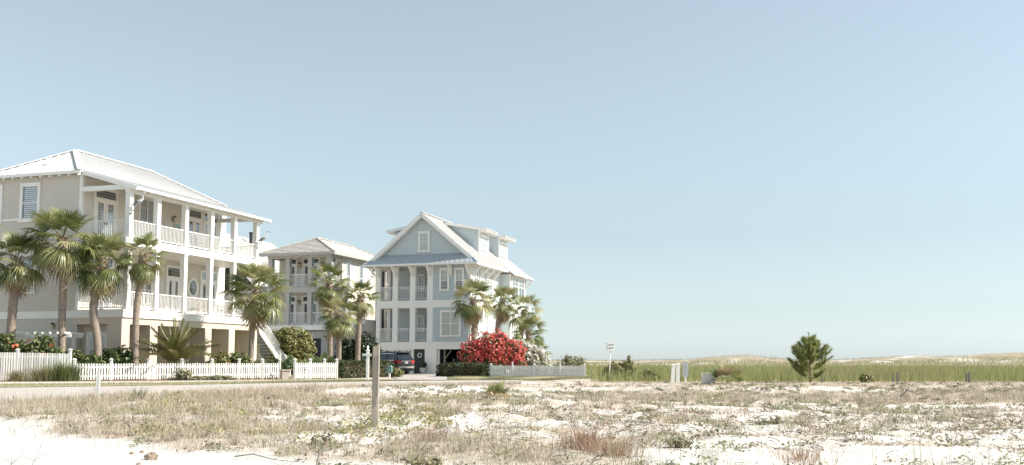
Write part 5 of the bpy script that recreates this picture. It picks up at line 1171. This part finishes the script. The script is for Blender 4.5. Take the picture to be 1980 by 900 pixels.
# paddle leaves, each a leaf of its own
def paddle_mesh(seed):
    r = random.Random(seed); V = []; F = []; n = 9; Lp = .55; Lb = .85; w = .19
    def C(t): return Vector((.10 * t + .30 * t * t, 0, t * (Lp + Lb) - .12 * t ** 3))
    for k in range(n + 1):
        t = k / n; p = C(t); f = max(0, (t * (Lp + Lb) - Lp) / Lb); ww = .014 if f <= 0 else w * math.sin(min(1, f * .93 + .04) * math.pi) ** .62
        V += [p + Vector((.35 * ww, -ww, 0)), p, p + Vector((.35 * ww, ww, 0))]
    for k in range(n):
        a = k * 3; F += [(a, a + 1, a + 4, a + 3), (a + 1, a + 2, a + 5, a + 4)]
    return np_mesh("paddle_leaf", [tuple(v) for v in V], F, L_paddle)
PADS = [paddle_mesh(i) for i in range(2)]
for lab, px, Y, k, sd, s in (("clump of big paddle leaves behind the short picket section", 598, 54.5, 20, 1, 1.08), ("second clump of paddle leaves by the tan house's doorway", 618, 56.5, 12, 2, .92)):
    S = thing("paddle_plant", lab, "plant", g0(px, Y), 0, "paddle-leaved plants"); r_ = random.Random(sd)
    for i in range(k):
        o = link("paddle_leaf", r_.choice(PADS), S); o.location = (r_.uniform(-.75, .75), r_.uniform(-.3, .3), r_.uniform(-.1, .15)); o.rotation_euler = (r_.uniform(-.2, .2), r_.uniform(-.05, .35), r_.uniform(0, 6.28)); q = s * r_.uniform(.7, 1.1); o.scale = (q, q, q)
shrub("pad_cactus", "small rounded cactus-like plant in the fence gap", "plant", g0(555, 51.6), [((0, 0, .75), (.22, .18, .3)), ((.12, 0, .95), (.2, .15, .2))], 260, .13, L_paddle, 15, 1.3)

# ------------------------------------------------------------------ grass makers
def blades(P, h, w, lean, seed, seg=2, az=None):
    g = np.random.default_rng(seed); k = len(P); a = g.uniform(0, 2 * np.pi, k) if az is None else az; d = np.stack([np.cos(a), np.sin(a), np.zeros(k)], 1)
    f = g.uniform(0, 2 * np.pi, k); s = np.stack([np.cos(f), np.sin(f), np.zeros(k)], 1); w = np.broadcast_to(w, k)[:, None] * .5; h = np.broadcast_to(h, k)[:, None]; l = np.broadcast_to(lean, k)[:, None]
    z = np.array([0, 0, 1.0]); tip = P + d * h * l + z * h * np.sqrt(np.maximum(.05, 1 - l * l * .6))
    if seg == 1:
        V = np.stack([P - s * w, P + s * w, tip], 1).reshape(-1, 3); i = np.arange(k)[:, None] * 3; return V, i + [0, 1, 2]
    mid = P + d * h * l * .28 + z * h * .58
    V = np.stack([P - s * w, P + s * w, mid + s * w * .8, mid - s * w * .8, tip], 1).reshape(-1, 3); i = np.arange(k)[:, None] * 5
    return V, np.concatenate([i + [0, 1, 2], i + [0, 2, 3], i + [3, 2, 4]])
def tuft(name, label, cat, base, n, h, spread, w, mt, seed, lean=.5, grp=None):
    S = thing(name, label, cat, base, 0, grp); g = np.random.default_rng(seed); a = g.uniform(0, 2 * np.pi, n); r = np.abs(g.normal(0, 1, n)) * spread * .45; P = np.stack([np.cos(a) * r, np.sin(a) * r, -.03 * np.ones(n)], 1)
    V, T_ = blades(P, h * g.uniform(.5, 1.1, n), w, lean * g.uniform(.2, 1.3, n), seed + 1, 2, a + g.normal(0, .5, n)); o = link("blades", np_mesh("blades", V, T_, mt), S); o["kind"] = "stuff"; return S
L_tan = lm("tan_grass_blade", (.34, .275, .20), (.50, .43, .34), (.62, .555, .465), tr=.3); L_rust = lm("rusty_grass_blade", (.30, .19, .13), (.42, .29, .21), (.53, .41, .32), tr=.3); L_green = lm("green_reed_blade", (.13, .165, .055), (.215, .245, .085), (.31, .315, .13), (.42, .385, .21), tr=.3)
tuft("grass_clump", "pale grass clump before the tall left fence", "grass", g0(32, 44.2), 420, .62, .5, .016, L_grassy, 1, .45)
tuft("grass_clump", "broad grey green grass clump left of the tallest one", "grass", g0(82, 44.0), 800, .80, .8, .016, L_grassy, 2, .6)
tuft("grass_clump", "tallest flowering grass clump where tall and low fences meet", "grass", g0(124, 44.4), 1100, 1.02, .85, .017, L_hib, 3, .6)
shrub("low_shrub", "small sparse shrub before the middle of the low fence", "bush", g0(354, 47.4), [((0, 0, .3), (.42, .3, .32))], 520, .07, L_sage, 16, 2.4, .2)
shrub("ground_cover", "flat green mat of ground cover before the low fence", "plant", g0(404, 48.1), [((-.5, 0, .08), (.8, .35, .13)), ((.5, 0, .10), (.7, .35, .16)), ((-1.5, -.2, .05), (.6, .3, .09))], 2600, .06, L_sage, 17)

# ------------------------------------------------------------------ plants of the far dune
shrub("dune_shrub", "dark dune shrub with a pointed leader beside the birdhouse", "bush", g0(1200, 48.5), [((-.25, 0, .42), (.55, .5, .45)), ((.35, 0, .55), (.38, .4, .4)), ((.42, 0, .95), (.10, .10, .26)), ((-.6, 0, .3), (.3, .3, .3))], 2600, .065, L_scrub, 18, 2.6)
shrub("dune_shrub", "small rounded dune shrub between birdhouse and marker posts", "bush", g0(1256, 46.5), [((0, 0, .25), (.42, .35, .27)), ((.3, 0, .2), (.25, .25, .2))], 1200, .06, L_scrub, 19, 2.4)
shrub("dune_shrub", "pale green loose shrub rising behind the end of the shaded fence", "bush", g0(1104, 64.0), [((0, 0, .85), (.8, .6, .5)), ((-.6, 0, .6), (.5, .5, .5)), ((.6, 0, .9), (.4, .4, .35)), ((-.25, 0, 1.2), (.18, .18, .22))], 1700, .09, L_sage, 20, 2.2, .2)
shrub("dune_shrub", "little brown shrub in the reeds right of the pine", "bush", g0(1675, 42.6), [((0, 0, .18), (.3, .25, .2))], 420, .055, L_scrub, 21, 2.4)
def palmetto(label, px, Y, n, sc, seed, low=-.1, dry=.3):
    S = thing("palmetto", label, "palm", gp(px, Y)); r = random.Random(seed)
    for i in range(n):
        t = (i + .5) / n; az = i * 2.39996; d = r.random() < dry; o = place_frond(r.choice(FAN_WIDEDRY if d else FAN_WIDE), S, Vector((r.uniform(-.08, .08), r.uniform(-.08, .08), .02)), az, 1.35 - (1.35 - low) * t + r.uniform(-.15, .15), sc * r.uniform(.8, 1.1), r.uniform(-.5, .5), "dead_frond" if d else "frond")
    return S
palmetto("bushy saw palmetto with browning fans beside the white bin", 1408, 41.2, 15, .60, 3, .15, .3)
palmetto("small half-dead palmetto on the bare sand before the road end", 960, 26.5, 11, .34, 5, .25, .5)
# young pine
b = gp(1567, 42.6); S = thing("pine_tree", "young pine with upswept needle brushes standing in the reeds", "tree", b); r_ = random.Random(9); Hh = 2.12
L_pine = lm("pine_needle", (.08, .11, .035), (.19, .235, .07), (.33, .36, .125), (.48, .47, .20), rough=.45, tr=.35)
m = MB(); m.tube([(0, 0, -.1), (.0, 0, .6), (-.03, 0, 1.3), (.0, 0, 1.75)], [.040, .034, .022, .010], 8); part(m, "trunk", M_pinebark, S)
def needle_brush(tips, seed):
    g = np.random.default_rng(seed); Vs = []; Ts = []; o = 0
    for p, d, l in tips:
        k = 135; t = g.random(k); P = np.array(p) + np.array(d)[None] * (l * t)[:, None]; N = g.normal(size=(k, 3)) * .8 + np.array(d) * 1.0; N /= np.linalg.norm(N, axis=1)[:, None]; ln_ = g.uniform(.10, .19, k)[:, None]
        s = np.cross(N, g.normal(size=(k, 3))); s /= np.linalg.norm(s, axis=1)[:, None]; V = np.stack([P - s * .0065, P + s * .0065, P + N * ln_], 1).reshape(-1, 3); Vs.append(V); Ts.append(np.arange(k)[:, None] * 3 + [0, 1, 2] + o); o += k * 3
    return np.concatenate(Vs), np.concatenate(Ts)
limbs = []
for i in range(40):
    z = .16 + 1.50 * (i / 39) ** .95; az = i * 2.39996 + r_.uniform(-.3, .3); reach = (.60 + .28 * z if z < .8 else .80 * (1 - (z - .8) / .98) + .05) * r_.uniform(.6, 1.1)
    if math.cos(az) > .1 and z < .8 and i % 2: continue
    if math.sin(az) < -.8 and z < .7: continue
    d = Vector((math.cos(az), math.sin(az), 0)); p0 = Vector((0, 0, z)); p1 = p0 + d * reach * .55 + Vector((0, 0, .10 * reach)); p2 = p0 + d * reach + Vector((0, 0, .34 * reach + .08))
    m = MB(); m.tube([p0, p1, p2], [.016, .012, .005], 5); lb = part(m, "limb", M_pinebark, S)
    tips = []
    for q in range(7):
        t = .35 + .65 * q / 6; p = p0.lerp(p1, t / .55) if t < .55 else p1.lerp(p2, (t - .55) / .45); dd = (d * .55 + Vector((r_.uniform(-.45, .45), r_.uniform(-.45, .45), .75))).normalized(); tips.append((p, dd, r_.uniform(.18, .34)))
    V, T_ = needle_brush(tips, 100 + i); nb = link("needles", np_mesh("needles", V, T_, L_pine), lb); nb["kind"] = "stuff"
V, T_ = needle_brush([(Vector((0, 0, 1.6)), Vector((-.06, 0, 1)), .5), (Vector((0, 0, 1.5)), Vector((.2, .1, 1)).normalized(), .42), (Vector((0, 0, 1.5)), Vector((-.32, -.1, 1)).normalized(), .4), (Vector((0, 0, 1.45)), Vector((.4, -.2, 1)).normalized(), .38)], 300); nb = link("needles", np_mesh("needles", V, T_, L_pine), S); nb["kind"] = "stuff"
# ------------------------------------------------------------------ dune vegetation that nobody could count
def scatter(n, y0, y1, seed, amax=.60, pw=1.0):
    g = np.random.default_rng(seed); y = y0 * (y1 / y0) ** g.random(n) if pw == 1.0 else (y0 ** pw + (y1 ** pw - y0 ** pw) * g.random(n)) ** (1 / pw)
    x = g.uniform(-amax, amax, n) * y; return x, y, g
def stuff(name, V, T_, mt, label):
    o = link(name, np_mesh(name, V, T_, mt)); tag(o, label, kind="stuff"); return o
def clumped(seed, n, y0, y1, per, spread, keep, amax=.60, pw=1.6):
    x, y, g = scatter(n, y0, y1, seed, amax, pw); k = g.random(n) < keep(x, y); x, y = x[k], y[k]; m_ = len(x)
    X = np.repeat(x, per) + g.normal(0, spread, m_ * per); Y = np.repeat(y, per) + g.normal(0, spread, m_ * per); A = g.uniform(0, 2 * np.pi, m_ * per); return X, Y, A, g
def grassmesh(name, label, mt, seed, n, y0, y1, per, spread, keep, h, w, lean, amax=.60, pw=1.6, seg=2):
    X, Y, A, g = clumped(seed, n, y0, y1, per, spread, keep, amax, pw); k = len(X)
    ok = ~((Y > near_line(X) - .15) & (X < .8) & (Y < 50)); X, Y, A = X[ok], Y[ok], A[ok]; k = len(X)
    P = np.stack([X, Y, ground_z(X, Y) - .02], 1); wd = w * (.55 + Y / 32.0)
    V, T_ = blades(P, h * g.uniform(.4, 1.15, k) * (1 - .60 * sstep(30, 38, Y) * sstep(-3, 1, X)), wd, lean * g.uniform(.2, 1.25, k), seed + 5, seg, A); return stuff(name, V, T_, mt, label)
vd = veg_density
def nbare(x, y): return 1 - sstep(-.6, .3, 18.5 - (x + 9.3) * .8 - y)
def flat(x, y): return 1 - .62 * sstep(-.08, .10, x / y) * (1 - sstep(25, 30, y)) * sstep(12.5, 15, y)
def left_mass(x, y): return (1 - sstep(-.28, -.16, x / y))
grassmesh("dry_grass", "dry tan grass covering the dune", L_tan, 201, 26000, 10.5, 44, 9, .10, lambda x, y: np.clip(vd(x, y) ** 1.6 * .95, 0, 1) * flat(x, y), .22, .0052, .75)
grassmesh("tall_dry_grass", "taller pale grass thick on the left of the dune", L_tan, 202, 5200, 15, 36, 11, .13, lambda x, y: vd(x, y) ** 1.5 * left_mass(x, y) * .8, .40, .0052, .6)
L_dull = lm("dull_green_blade", (.22, .22, .12), (.34, .325, .195), (.45, .425, .28), tr=.3)
grassmesh("dull_green_grass", "dull green grass mixed into the dry dune plants", L_dull, 203, 9000, 11, 42, 8, .10, lambda x, y: np.clip((fbm(x * .5, y * .5, 77) - .42) * 3, 0, 1) * vd(x, y), .26, .006, .7)
grassmesh("rusty_grass", "rust tinted dead grass scattered over the dune", L_rust, 204, 8000, 11, 42, 9, .12, lambda x, y: np.clip((fbm(x * .35, y * .35, 88) - .5) * 3.2, 0, .9) * (.3 + vd(x, y)) * (1 - sstep(-.5, .4, 18.5 - (x + 9.3) * .8 - y)), .28, .005, .7)
grassmesh("thin_stalks", "sparse thin upright stalks along the near edge of the dune", L_dull, 205, 420, 10.6, 14.5, 4, .10, lambda x, y: sstep(-.12, .12, x / y) * np.clip((fbm(x * .8, y * .8, 97) - .45) * 4, 0, .8), .55, .006, .3, .55)
grassmesh("tussocks", "denser tan tussocks standing out of the dune grass", L_tan, 230, 620, 11, 40, 60, .10, lambda x, y: np.clip(vd(x, y) + .15, 0, .9) * nbare(x, y) * flat(x, y) * (1 - .8 * sstep(30, 36, y)), .30, .006, .8)
grassmesh("green_tussocks", "olive tussocks standing out of the dune grass", L_dull, 231, 620, 11, 40, 50, .10, lambda x, y: np.clip(vd(x, y) + .1, 0, .8) * nbare(x, y) * (1 - .8 * sstep(30, 36, y)), .22, .007, .8)
# twigs and dead runners lying on the sand
x, y, g = scatter(17000, 10.5, 42, 206, .6, 1.5); k = g.random(len(x)) < np.clip(vd(x, y) * .5 + .10 + .35 * sstep(-.05, .1, x / y) * sstep(12, 15, y), 0, 1) * (1 - .93 * sstep(19, 27, y)) * (1 - .93 * sstep(-.5, .4, 18.5 - (x + 9.3) * .8 - y)) * ~((y > near_line(x) - .5) & (x < .9)); x, y = x[k], y[k]; n = len(x)
z = ground_z(x, y) + .012; a = g.uniform(0, np.pi, n); l = g.uniform(.04, .22, n) * (.6 + y / 34); wd = g.uniform(.004, .011, n) * (.6 + y / 28); d = np.stack([np.cos(a), np.sin(a), g.uniform(-.1, .35, n)], 1) * l[:, None]; s = np.stack([-np.sin(a), np.cos(a), np.zeros(n)], 1) * wd[:, None]; P = np.stack([x, y, z], 1); up = np.stack([np.zeros(n), np.zeros(n), wd * 1.3], 1)
V = np.stack([P - s, P + s, P + up * 1.2, P + d + s * .3, P + d + up, P + d * .5 + up * 2 + s * 2], 1).reshape(-1, 3); i = np.arange(n)[:, None] * 6
L_twig = lm("dead_twig", (.10, .075, .06), (.22, .175, .14), (.34, .29, .24), tr=0)
stuff("twig_litter", V, np.concatenate([i + [0, 5, 2], i + [1, 2, 5], i + [5, 3, 4], i + [2, 5, 4], i + [0, 1, 5]]), L_twig, "dead twigs and runners littering the sand")
# small leafy dune plants
def leafy(name, label, mt, seed, n, y0, y1, per, spread, keep, size, hgt):
    X, Y, A, g = clumped(seed, n, y0, y1, per, spread, keep, .6, 1.5); ok = ~((Y > near_line(X) - .15) & (X < .8) & (Y < 50)); X, Y = X[ok], Y[ok]; k = len(X); P = np.stack([X, Y, ground_z(X, Y) + np.abs(g.normal(0, hgt, k)) + .01], 1)
    N = g.normal(size=(k, 3)) * .7 + [.2, -.1, .8]; N /= np.linalg.norm(N, axis=1)[:, None]; A = np.cross(N, g.normal(size=(k, 3))); A /= np.linalg.norm(A, axis=1)[:, None]; B_ = np.cross(N, A); s = (size * g.uniform(.5, 1.3, k) * (.6 + Y / 35))[:, None]
    V = np.stack([P - A * s, P + B_ * s * .55 + N * s * .2, P + A * s, P - B_ * s * .55 + N * s * .2], 1).reshape(-1, 3); i = np.arange(k)[:, None] * 4; return stuff(name, V, np.concatenate([i + [0, 1, 2], i + [0, 2, 3]]), mt, label)
nb_ = lambda x, y: (1 - .985 * sstep(-.5, .4, 18.5 - (x + 9.3) * .8 - y))
leafy("dune_herbs", "small grey green leafy plants dotted over the sand", L_sage, 207, 4200, 10.8, 42, 34, .085, lambda x, y: (.10 + .9 * np.clip((fbm(x * .45, y * .6, 91) - .45) * 3, 0, 1)) * nb_(x, y) * .8 * (1 - .7 * sstep(33, 39, y)), .028, .04)
L_brown = lm("brown_leaf", (.22, .15, .105), (.37, .28, .21), (.50, .41, .33), tr=.15)
leafy("withered_herbs", "withered brown leafy plants between the grasses", L_brown, 208, 3000, 10.8, 42, 26, .08, lambda x, y: (.12 + .6 * np.clip((fbm(x * .6, y * .7, 93) - .45) * 3, 0, 1)) * nb_(x, y) * (1 - .7 * sstep(33, 39, y)), .024, .04)
L_runner = lm("runner_leaf", (.16, .16, .05), (.28, .265, .10), (.42, .385, .18))
leafy("green_runners", "yellow green creeping runners matted over the left of the dune", L_runner, 215, 1500, 15, 29, 44, .13, lambda x, y: np.clip((fbm(x * .5, y * .7, 95) - .44) * 4, 0, 1) * sstep(-.42, -.34, x / y) * (1 - sstep(-.10, .02, x / y)) * nb_(x, y), .030, .055)
leafy("dark_scrub", "dark brown green scrub bits dotted through the dune", lm("dark_scrub_leaf", (.07, .065, .035), (.15, .13, .075), (.24, .21, .13)), 216, 900, 11, 40, 22, .07, lambda x, y: (.25 + .5 * vd(x, y)) * nb_(x, y) * (1 - .6 * sstep(32, 38, y)), .026, .045)
# the reed field behind
x, y, g = scatter(180000, 42.9, 150, 209, .60, 1.0); k = g.random(len(x)) < np.where(y < 66, sstep(.1, .9, x - .074 * y), sstep(-1.0, 2.5, x - (y - 60) * .06)) * (.5 + .5 * sstep(43, 46, y)); x, y = x[k], y[k]; n = len(x); hh = (.62 + .30 * fbm(x * .2, y * .15, 71)) * g.uniform(.55, 1.15, n) * (.5 + .5 * sstep(43, 47, y)) * (1 - .45 * sstep(85, 130, y))
V, T_ = blades(np.stack([x, y, ground_z(x, y) - .03], 1), hh, .016 * (.55 + y / 50), .35 * g.uniform(.1, 1.3, n), 210, 1); stuff("reed_field", V, T_, L_green, "green reed field behind the white sand")
x, y, g = scatter(46000, 43.2, 150, 217, .60, 1.0); k = (g.random(len(x)) < np.clip((fbm(x * .12, y * .08, 73) - .46) * 4.5, 0, 1)) & (x > .074 * y + .5); x, y = x[k], y[k]; n = len(x)
V, T_ = blades(np.stack([x, y, ground_z(x, y) - .03], 1), .78 * g.uniform(.6, 1.2, n) * (1 - .4 * sstep(85, 130, y)), .013 * (.55 + y / 50), .35 * g.uniform(.1, 1.3, n), 218, 1); stuff("brown_reeds", V, T_, lm("brown_reed_blade", (.24, .19, .10), (.36, .30, .17), (.46, .40, .25), tr=.3), "patches of browned seed heads among the green reeds")
x, y, g = scatter(26000, 38.5, 60, 211, .60, 1.0); k = g.random(len(x)) < sstep(0, 3, x) * (1 - sstep(47, 60, y)); x, y = x[k], y[k]; n = len(x)
V, T_ = blades(np.stack([x, y, ground_z(x, y) - .03], 1), .09 * g.uniform(.4, 1.2, n), .014, .6 * g.uniform(.1, 1.3, n), 212, 1); stuff("field_edge_grass", V, T_, L_tan, "tan grass fringe along the front of the reed field")
# thin grass on the far dunes and over the field
x, y, g = scatter(70000, 112, 300, 213, .62, 1.0); f = np.clip((fbm(x * .07, y * .05, 61) - .42) * 4, .05, 1); k = (g.random(len(x)) < f * .8) & (x > -20); x, y = x[k], y[k]; n = len(x)
V, T_ = blades(np.stack([x, y, ground_z(x, y) - .05], 1), .42 * g.uniform(.3, 1.3, n), .05 * (y / 170), .5 * g.uniform(.1, 1.3, n), 214, 1); stuff("far_dune_grass", V, T_, leaf_mat("far_grass_blade", [(.17, .145, .09), (.26, .225, .15), (.33, .295, .20)], .7, .2), "sparse brown grass on the far dunes")
# verge grass along the road
def strip_grass(name, label, mt, A, B_, n, h, w, seed):
    g = np.random.default_rng(seed); A = np.array(A); B_ = np.array(B_); t = g.random(n) * (len(A) - 1); i = np.minimum(t.astype(int), len(A) - 2); f = (t - i)[:, None]; a = A[i] * (1 - f) + A[i + 1] * f; b = B_[i] * (1 - f) + B_[i + 1] * f; q = g.random(n)[:, None]; P = a * (1 - q) + b * q; Z = ground_z(P[:, 0], P[:, 1]) + .02
    V, T_ = blades(np.concatenate([P, Z[:, None]], 1), h * g.uniform(.4, 1.2, n), w, .7 * g.uniform(.1, 1.3, n), seed, 1); return stuff(name, V, T_, mt, label)
strip_grass("verge_grass", "short grass blades of the roadside verge", L_dull, ROAD_FAR[:6], SW_N, 26000, .07, .02, 220)
strip_grass("hedge_grass", "short grass before the hedge and shaded fence", L_dull, [(-3.2, 48.6), (-3.5, 56), (-3.6, 63)], [(2.2, 48.6), (4.8, 56), (5.0, 61)], 30000, .12, .02, 221)
strip_grass("fence_weeds", "dry weeds along the foot of the shaded fence", L_tan, [(-1.0, 60.8), (5.0, 58.6)], [(-1.0, 61.6), (5.0, 59.6)], 3000, .13, .02, 222)
strip_grass("road_edge_grass", "dry grass fringe along the near road edge", L_tan, [(a - .1, b - 1.1) for a, b in ROAD_NEAR[1:]], [(a - .02, b + .05) for a, b in ROAD_NEAR[1:]], 7000, .16, .012, 223)

# ------------------------------------------------------------------ single plants and bits on the near sand
for lab, px, Y, n, h, sp, mt, sd in (("largest rust red grass tuft in the near dune", 1130, 13.9, 520, .42, .55, L_rust, 1), ("rust red grass tuft right of the largest one", 1185, 13.2, 330, .34, .5, L_rust, 2), ("rust red grass tuft right of the wooden post", 835, 15.4, 300, .36, .5, L_rust, 3),
                                     ("low rust tuft at the near right", 1545, 12.4, 240, .24, .6, L_rust, 4), ("wispy dry bush at the road's near edge", 600, 31.5, 260, .42, .9, L_tan, 5), ("thin green leaning tuft at the near road edge, right of the white stake", 268, 26.6, 60, .42, .3, L_hib, 6)):
    tuft("dune_tuft", lab, "grass", gp(px, Y), n, h, sp, .007 if Y < 20 else .012, mt, sd + 40, .7, "single grass tufts of the dune")
for lab, px, Y, bl, n, sd in (("green leafy dune plant at the bottom, left of centre", 640, 12.3, [((0, 0, .10), (.20, .18, .13)), ((.22, 0, .08), (.16, .15, .11))], 320, 1), ("green leafy dune plant below the wooden post", 812, 12.2, [((0, 0, .08), (.24, .2, .11))], 260, 2), ("upright leafy plant in the near dune centre-left", 625, 15.2, [((0, 0, .14), (.18, .15, .16))], 220, 3),
                              ("dusty green plant standing alone on the right sand", 1490, 18.0, [((0, 0, .12), (.16, .15, .14))], 200, 4), ("low green plant right of the rusty tufts", 1315, 14.2, [((0, 0, .10), (.17, .15, .12))], 200, 5), ("yellow green plant mat in the left dune", 385, 21.0, [((0, 0, .10), (.45, .3, .14)), ((.5, .1, .08), (.3, .2, .12))], 420, 6)):
    rb = random.Random(sd); bl = [((c[0] + rb.uniform(-1, 1) * r[0], c[1] + rb.uniform(-.8, .8) * r[1], c[2] * rb.uniform(.4, 1.1)), (r[0] * rb.uniform(.25, .5), r[1] * rb.uniform(.25, .5), r[2] * rb.uniform(.35, .7))) for c, r in bl for _ in range(7)]
    shrub("dune_plant", lab, "plant", gp(px, Y), bl, int(n * .55), .036, L_sage if sd % 2 else L_dull, 60 + sd, 2.4, .2, .4, "single leafy plants of the dune")
def clod(label, px, Y, s, sd):
    r = np.random.default_rng(sd); S = thing("sand_clod", label, "clod", gp(px, Y)); m = MB(); nu, nv = 12, 7; V = []
    for j in range(nv):
        ph = math.pi * (j + .5) / nv
        for i in range(nu):
            th = 2 * math.pi * i / nu; k = s * (.75 + .5 * r.random()); V.append((k * math.sin(ph) * math.cos(th), k * math.sin(ph) * math.sin(th) * .8, s * .35 + k * .75 * math.cos(ph)))
    m.v = V
    for j in range(nv - 1):
        for i in range(nu): i2 = (i + 1) % nu; m.f.append((j * nu + i, (j + 1) * nu + i, (j + 1) * nu + i2, j * nu + i2))
    m.f.append(tuple(range(nu))); m.f.append(tuple((nv - 1) * nu + i for i in range(nu - 1, -1, -1)))
    part(m, "lump", mat("crusted_sand_%d" % sd, (.33, .26, .21), .95, .35, 12.0, .6, 40), S); return S
clod("largest brown crusted clod on the bare sand", 293, 13.7, .095, 1); clod("small brown clod up left of the largest one", 257, 14.6, .035, 2); clod("small brown clod just left of the largest one", 270, 13.2, .030, 3); clod("small brown clod above the largest one", 276, 14.8, .032, 4)
def stick(label, pts, r0, sd):
    S = thing("dead_branch", label, "branch", gp(pts[0][0], pts[0][1])); o = S.location.copy(); m = MB(); P = [gp(px, Y, dz) - o for px, Y, dz in pts]; m.tube(P, [r0 * (1 - .7 * i / (len(P) - 1)) for i in range(len(P))], 6); b = part(m, "stem", M_greypost, S)
    r = random.Random(sd)
    for k in range(4):
        p = P[r.randrange(1, len(P))]; q = p + Vector((r.uniform(-.2, .2), r.uniform(-.1, .1), r.uniform(.03, .14))); m = MB(); m.tube([p, p.lerp(q, .6) + Vector((0, 0, .02)), q], [r0 * .4, r0 * .3, r0 * .15], 5); part(m, "twig", M_greypost, S)
stick("thin bare branch crossing the bare sand at far left", [(2, 12.4, .0), (25, 12.8, .06), (46, 13.4, .10)], .009, 1); stick("thin bare branch right of the far left one on bare sand", [(50, 11.9, .0), (68, 12.5, .14), (80, 13.2, .22)], .008, 2)
stick("dark curved branch rising in the near dune centre-left", [(610, 11.9, .0), (614, 12.3, .16), (622, 12.6, .26), (636, 12.8, .27)], .016, 3); stick("grey branch lying right of the wooden post's foot", [(790, 12.6, .03), (815, 12.8, .12), (830, 13.0, .22)], .013, 4)
stick("long thin dark runner at the edge of the bare sand", [(455, 13.8, .04), (490, 13.7, .06), (530, 13.4, .03), (575, 13.0, .05)], .010, 5); stick("dark twisted branch on the right sand", [(1690, 17.0, .02), (1705, 17.1, .12), (1722, 17.2, .10), (1735, 17.4, .18)], .014, 6)
stick("dark branch at the back of the right sand", [(1740, 31.0, .05), (1755, 31.0, .28), (1775, 31.0, .15), (1790, 31.0, .22)], .03, 7); stick("dark bent stub at the left dune's sand edge", [(251, 16.6, .0), (254, 16.8, .12), (259, 16.9, .20)], .03, 8)
